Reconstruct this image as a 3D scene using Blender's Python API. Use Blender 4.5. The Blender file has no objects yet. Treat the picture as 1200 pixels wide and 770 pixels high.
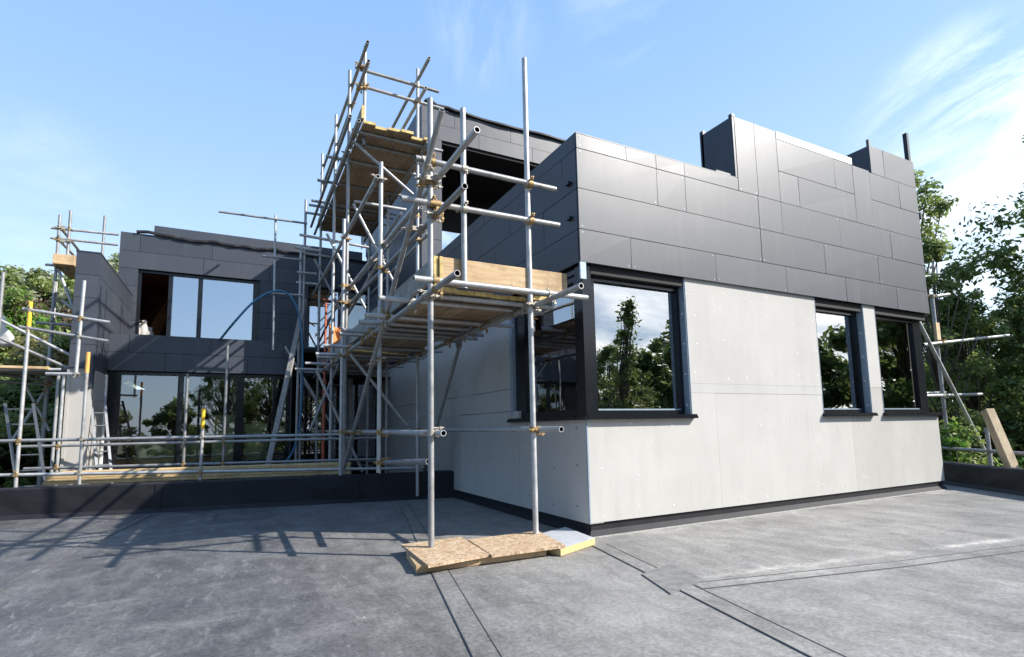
import bpy, math, random
import numpy as np
from mathutils import Vector, Matrix
random.seed(7); rng = np.random.default_rng(11)
scene = bpy.context.scene
COL = scene.collection

# ------------------------------------------------------------------ camera model
FPX, CXP, CYP, EYE = 624.47, 600.0, 431.17, 1.3
HD, TL, RL = 1.0935117, 0.1112781, -0.0196151
def _axes():
    f = Vector((math.cos(TL)*math.cos(HD), math.cos(TL)*math.sin(HD), math.sin(TL)))
    r = Vector((math.sin(HD), -math.cos(HD), 0)); u = r.cross(f)
    c, s = math.cos(RL), math.sin(RL)
    return c*r+s*u, -s*r+c*u, f
RGT, UPV, FWD = _axes()
def ray(x, y): return RGT*((x-CXP)/FPX) + UPV*(-(y-CYP)/FPX) + FWD
def at(x, y, ax, v):                       # a photo point carried onto the plane  axis = v
    d = ray(x, y); o = Vector((0, 0, EYE)); s = (v-o[ax])/d[ax]; return o+d*s
def onp(x, y, p0, n):                      # ... onto any plane
    d = ray(x, y); o = Vector((0, 0, EYE)); s = (Vector(p0)-o).dot(n)/d.dot(n); return o+d*s

# ------------------------------------------------------------------ materials
def mat(name):
    m = bpy.data.materials.new(name); m.use_nodes = True
    nt = m.node_tree; b = nt.nodes['Principled BSDF']; return m, nt, b
def N(nt, t, **k):
    n = nt.nodes.new(t)
    for a, v in k.items():
        if a in ('operation', 'blend_type', 'data_type', 'interpolation', 'noise_dimensions', 'feature', 'distance', 'wave_type', 'bands_direction'): setattr(n, a, v)
        else: n.inputs[a].default_value = v
    return n
def pos(nt, scale=(1, 1, 1), rot=(0, 0, 0)):
    g = nt.nodes.new('ShaderNodeNewGeometry'); mp = nt.nodes.new('ShaderNodeMapping')
    mp.inputs['Scale'].default_value = scale; mp.inputs['Rotation'].default_value = rot
    nt.links.new(g.outputs['Position'], mp.inputs['Vector']); return mp.outputs['Vector']
def noise(nt, vec, scale, detail=5, rough=0.6, dist=0.0):
    n = N(nt, 'ShaderNodeTexNoise', Scale=scale, Detail=detail, Roughness=rough, Distortion=dist)
    nt.links.new(vec, n.inputs['Vector']); return n.outputs['Fac']
def ramp(nt, fac, stops):
    r = nt.nodes.new('ShaderNodeValToRGB'); e = r.color_ramp.elements
    while len(e) < len(stops): e.new(0.5)
    for i, (p, c) in enumerate(stops):
        e[i].position = p; e[i].color = (c, c, c, 1) if isinstance(c, (int, float)) else (*c, 1)
    nt.links.new(fac, r.inputs['Fac']); return r.outputs['Color']
def mix(nt, fac, a, b, bt='MIX'):
    m = nt.nodes.new('ShaderNodeMix'); m.data_type = 'RGBA'; m.blend_type = bt
    for s, v in ((m.inputs[0], fac), (m.inputs[6], a), (m.inputs[7], b)):
        if isinstance(v, (int, float)): s.default_value = v
        elif isinstance(v, tuple): s.default_value = (*v, 1)
        else: nt.links.new(v, s)
    return m.outputs[2]
def bump(nt, b, h, strength=0.2, dist=0.01):
    n = N(nt, 'ShaderNodeBump', Strength=strength, Distance=dist)
    nt.links.new(h, n.inputs['Height']); nt.links.new(n.outputs['Normal'], b.inputs['Normal'])
def simple(name, col, rough=0.6, metal=0.0, var=0.25, scale=6.0, spec=0.5, stretch=(1, 1, 1), bmp=0.0):
    m, nt, b = mat(name)
    f = noise(nt, pos(nt, stretch), scale)
    c = ramp(nt, f, [(0.25, tuple(x*(1-var) for x in col)), (0.75, tuple(x*(1+var) for x in col))])
    nt.links.new(c, b.inputs['Base Color'])
    b.inputs['Roughness'].default_value = rough; b.inputs['Metallic'].default_value = metal
    b.inputs['Specular IOR Level'].default_value = spec
    if bmp: bump(nt, b, f, bmp, 0.01)
    return m

M = {}
def m_cladding():
    m, nt, b = mat('anthracite_panel')
    isl = nt.nodes.new('ShaderNodeNewGeometry')
    f = noise(nt, pos(nt, (1, 1, .4)), 1.3, 4)
    c = ramp(nt, isl.outputs['Random Per Island'], [(0.0, (.033, .039, .052)), (1.0, (.043, .049, .062))])
    sm = noise(nt, pos(nt, (2.2, 2.2, .35)), 2.0, 8, .7)
    c = mix(nt, ramp(nt, sm, [(.52, 0.0), (.75, .16)]), c, (.16, .16, .155))
    f2 = noise(nt, pos(nt), 60, 2)
    c = mix(nt, ramp(nt, f2, [(.66, 0.0), (.74, .12)]), c, (.2, .2, .2))
    nt.links.new(c, b.inputs['Base Color'])
    b.inputs['Metallic'].default_value = 0.0
    b.inputs['IOR'].default_value = 1.46
    nt.links.new(ramp(nt, f, [(.3, .43), (.7, .49)]), b.inputs['Roughness'])
    bump(nt, b, noise(nt, pos(nt), .9, 2), .05, .05)
    return m
M['clad'] = m_cladding()
def m_cement(name, a, b_):
    m, nt, b = mat(name)
    v = pos(nt)
    f = noise(nt, v, .9, 7, .65); g = noise(nt, pos(nt, (1, 1, .15)), 5, 5)
    c = ramp(nt, f, [(.3, a), (.7, b_)])
    c = mix(nt, ramp(nt, g, [(.45, 0.0), (.8, .25)]), c, tuple(x*.8 for x in a))
    st = noise(nt, pos(nt, (1, 1, .1)), 2.2, 6, .7, .2); c = mix(nt, ramp(nt, st, [(.56, 0.0), (.72, .30)]), c, tuple(x*.62 for x in a))
    isl = nt.nodes.new('ShaderNodeNewGeometry'); c = mix(nt, ramp(nt, isl.outputs['Random Per Island'], [(0, 0.0), (1, .22)]), c, tuple(x*.82 for x in a))
    ht = noise(nt, v, 3.2, 8, .75, 1.0); c = mix(nt, ramp(nt, ht, [(.60, 0.0), (.70, .35)]), c, tuple(min(.62, x*1.25) for x in b_))
    sp = noise(nt, v, 90, 2); c = mix(nt, ramp(nt, sp, [(.7, 0.0), (.8, .35)]), c, tuple(x*.6 for x in a))
    nt.links.new(c, b.inputs['Base Color']); b.inputs['Roughness'].default_value = .8
    b.inputs['Specular IOR Level'].default_value = .25
    bump(nt, b, noise(nt, v, 25, 4), .12, .01)
    return m
M['cem'] = m_cement('cement_board', (.382, .370, .346), (.448, .434, .406))
M['cem2'] = m_cement('cement_board_warm', (.345, .333, .308), (.415, .402, .375))
M['cem3'] = m_cement('cement_strip', (.372, .366, .35), (.436, .428, .41))
M['black'] = simple('black_membrane', (.018, .018, .021), .55, var=.25, scale=3, spec=.18, bmp=.25)
M['gap'] = simple('black_gap', (.006, .006, .007), .8)
M['frame'] = simple('anthracite_frame', (.008, .009, .012), .2, var=.1, spec=.35)
M['galv'] = simple('galvanised_sheet', (.24, .30, .36), .45, .25, .15, 14)
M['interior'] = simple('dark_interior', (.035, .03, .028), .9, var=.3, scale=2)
M['timberint'] = simple('brown_interior', (.26, .12, .05), .8, var=.4, scale=3)
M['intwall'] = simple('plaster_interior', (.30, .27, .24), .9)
def m_roof():
    m, nt, b = mat('roof_membrane_grey')
    v = pos(nt)
    big = noise(nt, v, .45, 8, .68, .3); med = noise(nt, pos(nt, (1, .35, 1), (0, 0, .45)), 1.7, 10, .74, .5)
    med2 = noise(nt, pos(nt, (.35, 1, 1), (0, 0, .2)), 2.6, 10, .76, .4)
    fine = noise(nt, pos(nt, (1, .25, 1), (0, 0, .35)), 9, 10, .8)
    grit = noise(nt, v, 70, 4, .7)
    c = ramp(nt, big, [(.34, (.052, .0515, .053)), (.66, (.096, .094, .091))])
    c = mix(nt, ramp(nt, med, [(.44, 0.0), (.66, .8)]), c, (.150, .148, .144))
    c = mix(nt, ramp(nt, med2, [(.52, 0.0), (.70, .7)]), c, (.19, .187, .18))
    c = mix(nt, ramp(nt, med2, [(.30, .6), (.46, 0.0)]), c, (.050, .051, .056))
    c = mix(nt, ramp(nt, fine, [(.54, 0.0), (.74, .7)]), c, (.30, .296, .288))
    c = mix(nt, ramp(nt, grit, [(.35, .35), (.6, 0.0)]), c, (.05, .05, .055))
    # chalky scuffs
    sc1 = noise(nt, pos(nt, (1, .22, 1), (0, 0, .75)), 13, 9, .82, .8); sc2 = noise(nt, v, 1.1, 3)
    spk = mix(nt, 1.0, ramp(nt, sc1, [(.575, 0.0), (.66, .8)]), ramp(nt, sc2, [(.45, 0.0), (.62, 1.0)]), 'MULTIPLY')
    c = mix(nt, spk, c, (.36, .35, .33))
    # dusty tone, paler towards the right
    sx = nt.nodes.new('ShaderNodeSeparateXYZ'); nt.links.new(v, sx.inputs[0])
    g = N(nt, 'ShaderNodeMapRange'); g.inputs['From Min'].default_value = .3; g.inputs['From Max'].default_value = 2.6
    nt.links.new(sx.outputs['X'], g.inputs['Value'])
    dust = mix(nt, 1.0, g.outputs['Result'], ramp(nt, noise(nt, pos(nt, (1, .5, 1), (0, 0, .4)), 1.0, 9, .72), [(.32, .30), (.66, .90)]), 'MULTIPLY')
    c = mix(nt, dust, c, (.262, .255, .238))
    def line_dust(c, p0, p1, half, amt):
        d = Vector((p1[0]-p0[0], p1[1]-p0[1], 0)).normalized(); nn = (-d.y, d.x, 0)
        dp = nt.nodes.new('ShaderNodeVectorMath'); dp.operation = 'DOT_PRODUCT'; nt.links.new(v, dp.inputs[0]); dp.inputs[1].default_value = nn
        sb = N(nt, 'ShaderNodeMath', operation='SUBTRACT'); nt.links.new(dp.outputs['Value'], sb.inputs[0]); sb.inputs[1].default_value = Vector(nn).dot(Vector((*p0, 0)))
        ab = N(nt, 'ShaderNodeMath', operation='ABSOLUTE'); nt.links.new(sb.outputs[0], ab.inputs[0])
        mk = ramp(nt, ab.outputs[0], [(0.0, amt), (half, 0.0)])
        mk = mix(nt, 1.0, mk, ramp(nt, noise(nt, pos(nt, (.5, 1, 1)), 2.6, 8, .7), [(.44, 0.0), (.60, 1.0)]), 'MULTIPLY')
        sp_ = nt.nodes.new('ShaderNodeSeparateXYZ'); nt.links.new(v, sp_.inputs[0]); x_ = N(nt, 'ShaderNodeMapRange'); x_.inputs['From Min'].default_value = 3.35; x_.inputs['From Max'].default_value = 3.75; nt.links.new(sp_.outputs['X'], x_.inputs['Value'])
        mk = mix(nt, 1.0, mk, x_.outputs['Result'], 'MULTIPLY')
        return mix(nt, mk, c, (.40, .385, .35))
    c = line_dust(c, (3.4, 3.50), (7.16, 2.86), .10, .9); c = line_dust(c, (3.4, 3.30), (7.16, 2.55), .05, .5); c = line_dust(c, (3.74, 5.16), (11.7, 5.16), .22, .5)
    g1 = ramp(nt, noise(nt, pos(nt, (1, .7, 1), (0, 0, .35)), 4.5, 10, .78, .6), [(.33, .68), (.67, 1.28)]); g2 = ramp(nt, noise(nt, pos(nt), 30, 6, .8), [(.36, .66), (.64, 1.34)])
    c = mix(nt, 1.0, c, mix(nt, 1.0, g1, g2, 'MULTIPLY'), 'MULTIPLY')
    nt.links.new(c, b.inputs['Base Color'])
    nt.links.new(ramp(nt, med, [(.3, .44), (.7, .64)]), b.inputs['Roughness'])
    b.inputs['Specular IOR Level'].default_value = .4
    bump(nt, b, noise(nt, v, 9.0, 10, .75), .16, .008)
    return m
M['roof'] = m_roof()
M['lap'] = simple('membrane_lap', (.14, .139, .136), .55, var=.5, scale=9, bmp=.2)
M['weld'] = simple('membrane_weld', (.085, .084, .084), .5, var=.35)
M['dust'] = simple('dust_line', (.30, .29, .27), .9, var=.35, scale=16)
def m_tube():
    m, nt, b = mat('galvanised_tube')
    v = pos(nt); f = noise(nt, v, 5, 6, .7); r = noise(nt, v, 2.3, 5, .7)
    c = ramp(nt, f, [(.3, (.27, .275, .28)), (.7, (.46, .46, .45))])
    c = mix(nt, ramp(nt, r, [(.60, 0.0), (.74, .75)]), c, (.20, .115, .065))
    oi = nt.nodes.new('ShaderNodeObjectInfo'); c = mix(nt, 1.0, c, ramp(nt, oi.outputs['Random'], [(0, .62), (1, 1.12)]), 'MULTIPLY')
    sp = noise(nt, v, 16, 6, .75); c = mix(nt, ramp(nt, sp, [(.60, 0.0), (.68, .8)]), c, (.62, .60, .56))
    dk = noise(nt, pos(nt, (1, 1, 1)), 8, 6, .75); c = mix(nt, ramp(nt, dk, [(.60, 0.0), (.72, .6)]), c, (.10, .09, .08))
    nt.links.new(c, b.inputs['Base Color'])
    b.inputs['Metallic'].default_value = .35; nt.links.new(ramp(nt, f, [(.3, .36), (.7, .6)]), b.inputs['Roughness'])
    return m
M['tube'] = m_tube()
M['tubein'] = simple('tube_bore', (.02, .018, .016), .9)
M['coup'] = simple('coupler_steel', (.33, .30, .25), .5, .5, .35, 30)
M['rust'] = simple('rusty_coupler', (.30, .20, .085), .6, .35, .5, 30)
M['yellow'] = simple('yellow_sleeve', (.75, .46, .03), .5, var=.12)
M['orange'] = simple('orange_sleeve', (.72, .33, .08), .5, var=.15)
M['redpaint'] = simple('red_oxide_paint', (.42, .10, .045), .6, var=.3, scale=9)
def m_wood(name, a, b_, axis, s=1.0):
    m, nt, b = mat(name)
    st = [14, 14, 14]; st[axis] = .9
    v = pos(nt, tuple(st)); f = noise(nt, v, 1.6*s, 8, .7, .6); g = noise(nt, pos(nt), 3, 4)
    isl = nt.nodes.new('ShaderNodeNewGeometry'); oi = nt.nodes.new('ShaderNodeObjectInfo')
    c = ramp(nt, f, [(.36, a), (.64, b_)])
    c = mix(nt, ramp(nt, g, [(.48, 0.0), (.68, .6)]), c, tuple(x*.5 for x in a))
    k = noise(nt, pos(nt), 9, 7, .75); c = mix(nt, ramp(nt, k, [(.57, 0.0), (.68, .6)]), c, (.16, .14, .12))
    k2 = noise(nt, pos(nt, (1, 1, 1), (.3, .2, .5)), 5, 7, .75); c = mix(nt, ramp(nt, k2, [(.58, 0.0), (.70, .55)]), c, (.50, .47, .42))
    c = mix(nt, ramp(nt, oi.outputs['Random'], [(0, 0.0), (1, .35)]), c, tuple(x*.6 for x in a))
    nt.links.new(c, b.inputs['Base Color']); b.inputs['Roughness'].default_value = .8
    bump(nt, b, f, .25, .01); return m
M['boardY'] = m_wood('scaffold_timber', (.30, .20, .115), (.48, .35, .22), 1)
M['boardX'] = m_wood('fresh_scaffold_timber', (.40, .26, .13), (.60, .44, .26), 0)
M['boardG'] = m_wood('weathered_grey_timber', (.22, .21, .19), (.36, .34, .31), 1)
M['pine'] = m_wood('yellow_pine', (.50, .34, .15), (.68, .50, .26), 0)
M['pineZ'] = m_wood('pale_pine_post', (.45, .33, .19), (.60, .47, .30), 2)
M['bandY'] = simple('yellow_end_paint', (.47, .35, .13), .75, var=.45, scale=14)
def m_osb():
    m, nt, b = mat('osb_flakes')
    vo = N(nt, 'ShaderNodeTexVoronoi', Scale=30, Randomness=1.0); wv = nt.nodes.new('ShaderNodeVectorMath'); wv.operation = 'MULTIPLY_ADD'; nz = N(nt, 'ShaderNodeTexNoise', Scale=11.0, Detail=3); nt.links.new(pos(nt), nz.inputs['Vector']); nt.links.new(nz.outputs['Color'], wv.inputs[0]); wv.inputs[1].default_value = (.14, .14, .14); nt.links.new(pos(nt, (1, 1.7, 1), (0, 0, .9)), wv.inputs[2]); nt.links.new(wv.outputs[0], vo.inputs['Vector'])
    sp = nt.nodes.new('ShaderNodeSeparateColor'); nt.links.new(vo.outputs['Color'], sp.inputs[0])
    c = ramp(nt, sp.outputs[0], [(0, (.24, .15, .085)), (.5, (.38, .27, .165)), (1, (.50, .39, .27))])
    nt.links.new(c, b.inputs['Base Color']); b.inputs['Roughness'].default_value = .7
    bump(nt, b, sp.outputs[1], .3, .004); return m
M['osb'] = m_osb()
M['foam'] = simple('yellow_foam', (.48, .36, .16), .9, var=.2, scale=25, bmp=.4)
M['foil'] = simple('foil_facing', (.62, .63, .65), .35, .4, .15, 8)
M['green'] = simple('green_board', (.76, .82, .55), .85, var=.08)
M['hose'] = simple('blue_hose', (.03, .14, .25), .35, var=.1)
M['alu'] = simple('aluminium', (.13, .135, .14), .35, .7, .12, 12)
M['white'] = simple('white_sheet', (.72, .71, .68), .7, var=.1)
M['flash'] = simple('bright_flashing', (.80, .80, .79), .35, .2, .06)
M['orangesheet'] = simple('orange_sheet', (.62, .20, .05), .7, var=.25)
def m_glass(name, tint, ior):
    m = bpy.data.materials.new(name); m.use_nodes = True; nt = m.node_tree; nt.nodes.clear()
    o = nt.nodes.new('ShaderNodeOutputMaterial'); t = nt.nodes.new('ShaderNodeBsdfTransparent'); g = nt.nodes.new('ShaderNodeBsdfGlossy')
    fr = nt.nodes.new('ShaderNodeFresnel'); fr.inputs['IOR'].default_value = ior
    t.inputs['Color'].default_value = (*tint, 1); g.inputs['Roughness'].default_value = 0.0; g.inputs['Color'].default_value = (.95, .97, 1, 1)
    bp = N(nt, 'ShaderNodeBump', Strength=.05, Distance=.02); nt.links.new(noise(nt, pos(nt), 1.5, 2), bp.inputs['Height'])
    nt.links.new(bp.outputs['Normal'], g.inputs['Normal'])
    mx = nt.nodes.new('ShaderNodeMixShader'); nt.links.new(fr.outputs[0], mx.inputs[0]); nt.links.new(t.outputs[0], mx.inputs[1]); nt.links.new(g.outputs[0], mx.inputs[2])
    nt.links.new(mx.outputs[0], o.inputs['Surface']); return m
M['glass'] = m_glass('window_glass', (.80, .84, .82), 4.2)
M['glasslo'] = m_glass('ground_floor_glass', (.88, .92, .9), 3.0)
M['glasshi'] = m_glass('solar_glass', (.45, .5, .52), 6.0)
def m_leaf(name, a, b_, tr=.48):
    m = bpy.data.materials.new(name); m.use_nodes = True; nt = m.node_tree; nt.nodes.clear()
    o = nt.nodes.new('ShaderNodeOutputMaterial'); d = nt.nodes.new('ShaderNodeBsdfPrincipled'); t = nt.nodes.new('ShaderNodeBsdfTranslucent')
    g = nt.nodes.new('ShaderNodeNewGeometry'); f = noise(nt, pos(nt), .8, 3)
    c = ramp(nt, g.outputs['Random Per Island'], [(0, a), (1, b_)])
    c = mix(nt, ramp(nt, f, [(.35, 0.0), (.7, .5)]), c, tuple(x*1.5 for x in b_))
    nt.links.new(c, d.inputs['Base Color']); nt.links.new(c, t.inputs['Color']); d.inputs['Roughness'].default_value = .5
    mx = nt.nodes.new('ShaderNodeMixShader'); mx.inputs[0].default_value = tr
    nt.links.new(d.outputs[0], mx.inputs[1]); nt.links.new(t.outputs[0], mx.inputs[2]); nt.links.new(mx.outputs[0], o.inputs['Surface']); return m
M['leafdk'] = m_leaf('dark_leaf', (.075, .115, .028), (.155, .21, .06))
M['leafmid'] = m_leaf('mid_leaf', (.125, .175, .042), (.23, .28, .085))
M['leafpale'] = m_leaf('pale_leaf', (.19, .22, .13), (.30, .33, .21))
M['leafbright'] = m_leaf('bright_leaf', (.09, .20, .02), (.16, .30, .045))
M['leafred'] = m_leaf('brown_leaf', (.09, .065, .04), (.17, .115, .07))
M['leafyel'] = m_leaf('olive_leaf', (.16, .16, .05), (.28, .25, .10))
M['bark'] = simple('bark', (.09, .07, .05), .9, var=.4, scale=9, stretch=(1, 1, .2), bmp=.4)
def m_ground():
    m, nt, b = mat('rough_ground')
    f = noise(nt, pos(nt), .25, 8, .7); g = noise(nt, pos(nt), 3, 6)
    c = ramp(nt, f, [(.35, (.05, .075, .02)), (.55, (.09, .10, .04)), (.75, (.16, .13, .08))])
    c = mix(nt, ramp(nt, g, [(.4, 0.0), (.8, .5)]), c, (.05, .06, .02))
    nt.links.new(c, b.inputs['Base Color']); b.inputs['Roughness'].default_value = 1.0; bump(nt, b, g, .5, .1); return m
M['ground'] = m_ground()
M['paving'] = simple('terrace_slab', (.17, .165, .16), .85, var=.3, scale=1.5)
M['sack'] = simple('white_sack', (.38, .36, .33), .8, var=.2)

# ------------------------------------------------------------------ mesh builder
class MB:
    def __init__(s): s.v = []; s.f = []; s.mi = []; s.sm = []
    def add(s, vs, fs, mi=0, smooth=False):
        o = len(s.v); s.v += [tuple(v) for v in vs]
        for f in fs: s.f.append(tuple(i+o for i in f)); s.mi.append(mi); s.sm.append(smooth)
    def box(s, a, b, mi=0):
        x0, y0, z0 = (min(a[i], b[i]) for i in range(3)); x1, y1, z1 = (max(a[i], b[i]) for i in range(3))
        s.add([(x0,y0,z0),(x1,y0,z0),(x1,y1,z0),(x0,y1,z0),(x0,y0,z1),(x1,y0,z1),(x1,y1,z1),(x0,y1,z1)],
              [(0,3,2,1),(4,5,6,7),(0,1,5,4),(1,2,6,5),(2,3,7,6),(3,0,4,7)], mi)
    def bar(s, p, q, w, h, mi=0, up=(0, 0, 1)):
        p, q = Vector(p), Vector(q); d = (q-p).normalized(); u = Vector(up)
        if abs(d.dot(u)) > .98: u = Vector((0, 1, 0))
        r = d.cross(u).normalized(); u = r.cross(d)
        vs = [c + r*(w/2*i) + u*(h/2*j) for c in (p, q) for i, j in ((-1,-1),(1,-1),(1,1),(-1,1))]
        s.add(vs, [(0,1,2,3),(7,6,5,4),(0,4,5,1),(1,5,6,2),(2,6,7,3),(3,7,4,0)], mi)
    def prism(s, pts, z0, z1, mi=0, mtop=None):
        n = len(pts); vs = [(x, y, z0) for x, y in pts] + [(x, y, z1) for x, y in pts]
        s.add(vs, [tuple(range(n-1, -1, -1))] + [(i, (i+1) % n, n+(i+1) % n, n+i) for i in range(n)], mi)
        s.add([(x, y, z1) for x, y in pts], [tuple(range(n))], mi if mtop is None else mtop)
    def tube(s, p, q, r, n=12, mi=0, bore=True, mib=1):
        p, q = Vector(p), Vector(q); d = (q-p).normalized(); u = Vector((0, 0, 1)) if abs(d.z) < .9 else Vector((1, 0, 0))
        a = d.cross(u).normalized(); b = d.cross(a)
        ring = lambda c, rr: [c + (a*math.cos(2*math.pi*k/n) + b*math.sin(2*math.pi*k/n))*rr for k in range(n)]
        s.add(ring(p, r)+ring(q, r), [(k, (k+1) % n, n+(k+1) % n, n+k) for k in range(n)], mi, True)
        if bore:
            for c, dd, fl in ((p, d, 0), (q, -d, 1)):
                vs = ring(c, r)+ring(c, r*.78)+ring(c+dd*.07, r*.78)
                fs = [(k, (k+1) % n, n+(k+1) % n, n+k) for k in range(n)]
                s.add(vs, fs, mi); s.add(vs, [(n+k, n+(k+1) % n, 2*n+(k+1) % n, 2*n+k) for k in range(n)] + [tuple(range(2*n, 3*n))], mib)
        else:
            s.add(ring(p, r), [tuple(range(n))], mi); s.add(ring(q, r), [tuple(range(n))], mi)
    def sweep(s, pts, r, n=8, mi=0):
        pts = [Vector(p) for p in pts]; vs = []; rr = r if isinstance(r, (list, tuple)) else [r]*len(pts)
        for i, p in enumerate(pts):
            d = (pts[min(i+1, len(pts)-1)]-pts[max(i-1, 0)]).normalized(); u = Vector((0, 1, 0)) if abs(d.y) < .9 else Vector((1, 0, 0))
            a = d.cross(u).normalized(); b = d.cross(a)
            vs += [p + (a*math.cos(2*math.pi*k/n)+b*math.sin(2*math.pi*k/n))*rr[i] for k in range(n)]
        fs = [(i*n+k, i*n+(k+1) % n, (i+1)*n+(k+1) % n, (i+1)*n+k) for i in range(len(pts)-1) for k in range(n)]
        s.add(vs, fs + [tuple(range(n-1, -1, -1)), tuple(range((len(pts)-1)*n, len(pts)*n))], mi, True)
    def build(s, name, mats, parent=None, origin=None, bevel=0):
        me = bpy.data.meshes.new(name); o = bpy.data.objects.new(name, me); COL.objects.link(o)
        base = Vector((0, 0, 0))
        if parent is not None:
            p = parent
            while p is not None: base = base + p.location; p = p.parent
            o.parent = parent
        elif origin is not None: o.location = origin; base = Vector(origin)
        elif s.v:
            vs = np.array(s.v); base = Vector((float(vs[:, 0].mean()), float(vs[:, 1].mean()), float(vs[:, 2].min()))); o.location = base
        me.from_pydata([Vector(v)-base for v in s.v], [], s.f)
        for m in (mats if isinstance(mats, (list, tuple)) else [mats]): me.materials.append(m)
        me.polygons.foreach_set('material_index', s.mi); me.polygons.foreach_set('use_smooth', s.sm); me.update()
        if bevel:
            b = o.modifiers.new('bevel', 'BEVEL'); b.width = bevel; b.segments = 2; b.limit_method = 'ANGLE'
        return o
def tag(o, label=None, cat=None, group=None, kind=None):
    for k, v in (('label', label), ('category', cat), ('group', group), ('kind', kind)):
        if v: o[k] = v
    return o
def empty(name, loc, label, cat, group=None):
    o = bpy.data.objects.new(name, None); COL.objects.link(o); o.location = loc; o.empty_display_size = .3
    return tag(o, label, cat, group)
def spline(pts, n=8):
    P = [Vector(p) for p in pts]; out = []
    for i in range(len(P)-1):
        a, b, c, d = P[max(i-1, 0)], P[i], P[i+1], P[min(i+2, len(P)-1)]
        for k in range(n):
            t = k/n; out.append(.5*((2*b)+(c-a)*t+(2*a-5*b+4*c-d)*t*t+(3*b-a-3*c+d)*t**3))
    return out+[P[-1]]

# ------------------------------------------------------------------ setting: terrain, terrace, roof
XK, YK = 3.738, 5.304                       # the near corner of the block
XE, YB = 11.78, 20.0
UA, UB = Vector((3.99, 9.667, 0)), Vector((-3.26, 11.364, 0))
ud = (UB-UA).normalized(); un = Vector((-ud.y, ud.x, 0)); un = un if un.y > 0 else -un
def U(t, off, z=0): p = UA+ud*t+un*off; return Vector((p.x, p.y, z))
RA, RB = Vector((12.643, 5.632, 0)), Vector((11.736, 4.175, 0)); rd = (RB-RA).normalized(); rn = Vector((-rd.y, rd.x, 0)); rn = rn if rn.x > 0 else -rn
def ground_h(x, y):
    h = -3.2
    l = min(1, max(0, (-x-2.6)/4.5))*min(1, max(0, (y-8)/4)); h = h*(1-l)+(-.15)*l
    d = math.hypot(x, y)
    if x < -2 and y > 12: h += max(0, min(1, (d-16)/26))*3.2*min(1, (-x-2)/5)
    return h + .25*math.sin(x*.31+1)*math.cos(y*.27) * (1 if d > 14 else .2)
g = MB(); xs = [-1500, -500, -200, -110]+list(np.linspace(-80, 80, 65))+[110, 200, 500, 1500]; n = len(xs)
vs = [(x, y, ground_h(x, y)) for y in xs for x in xs]
g.add(vs, [(j*n+i, j*n+i+1, (j+1)*n+i+1, (j+1)*n+i) for j in range(n-1) for i in range(n-1)], 0, True)
tag(g.build('ground', M['ground'], origin=(0, 0, 0)), kind='structure')

roof_poly = [U(0, 0)[:2], U(16, 0)[:2], (-13, -9), (6, -9), (RA+rd*11)[:2], RA[:2], (12.6, 7.2), (12.0, 7.2), (4.0, 7.2)]
r = MB(); r.prism([tuple(p) for p in roof_poly], -3.6, 0); tag(r.build('roof_deck', M['roof'], origin=(0, 0, 0)), kind='structure')
t = MB(); t.prism([U(-.4, .3)[:2], U(9.0, .3)[:2], U(9.0, 12)[:2], (3.7, 20), (3.7, 9.8)], -3.3, .06); tag(t.build('terrace', M['paving'], origin=(0, 0, 0)), kind='structure')

# membrane laps: overlapping strips a few millimetres high
laps = MB()
def lap(pts, w, mi=0, z=.005):
    for a, b in zip(pts, pts[1:]):
        a, b = Vector((*a, 0)), Vector((*b, 0)); d = (b-a).normalized(); nn = Vector((-d.y, d.x, 0))
        q = [a, b, b+nn*w, a+nn*w]
        laps.prism([(p.x, p.y) for p in (q if nn.cross(d).z < 0 else q)], 0, z, mi)
def lapline(pts, w): lap(pts, w, 0, .006); 
def seam(pts, w=.16):
    lap(pts, w, 0, .005)
    d = (Vector((*pts[-1], 0))-Vector((*pts[0], 0))).normalized(); nn = Vector((-d.y, d.x, 0))
    for off, ww in ((-.007, .007), (w, .005)):
        lap([tuple((Vector((*p, 0))+nn*off)[:2]) for p in pts], ww, 1, .009)
seam([(2.66, 9.75), (1.65, 4.91), (.70, .3), (-.7, -6)], .15)
seam([(-1.29, 10.6), (-1.82, 6.48), (-2.6, 0), (-3.2, -6)], .12)
seam([(3.50, 4.95), (2.88, 2.03), (2.3, -1), (1.4, -6)], .17)
seam([(11.0, 2.06), (7.16, 2.60), (5.34, 2.92), (3.36, 3.36)], .15)
seam([(9.2, -1.2), (3.0, .1)], .14)
q = [at(752, 674, 2, 0), at(786, 662, 2, 0), at(826, 681, 2, 0), at(786, 697, 2, 0)]
laps.prism([(p.x, p.y) for p in q], 0, .011, 2)
tag(laps.build('roof_membrane_laps', [M['roof'], M['weld'], M['lap'], M['dust']], origin=(0, 0, 0)), kind='structure')

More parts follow.
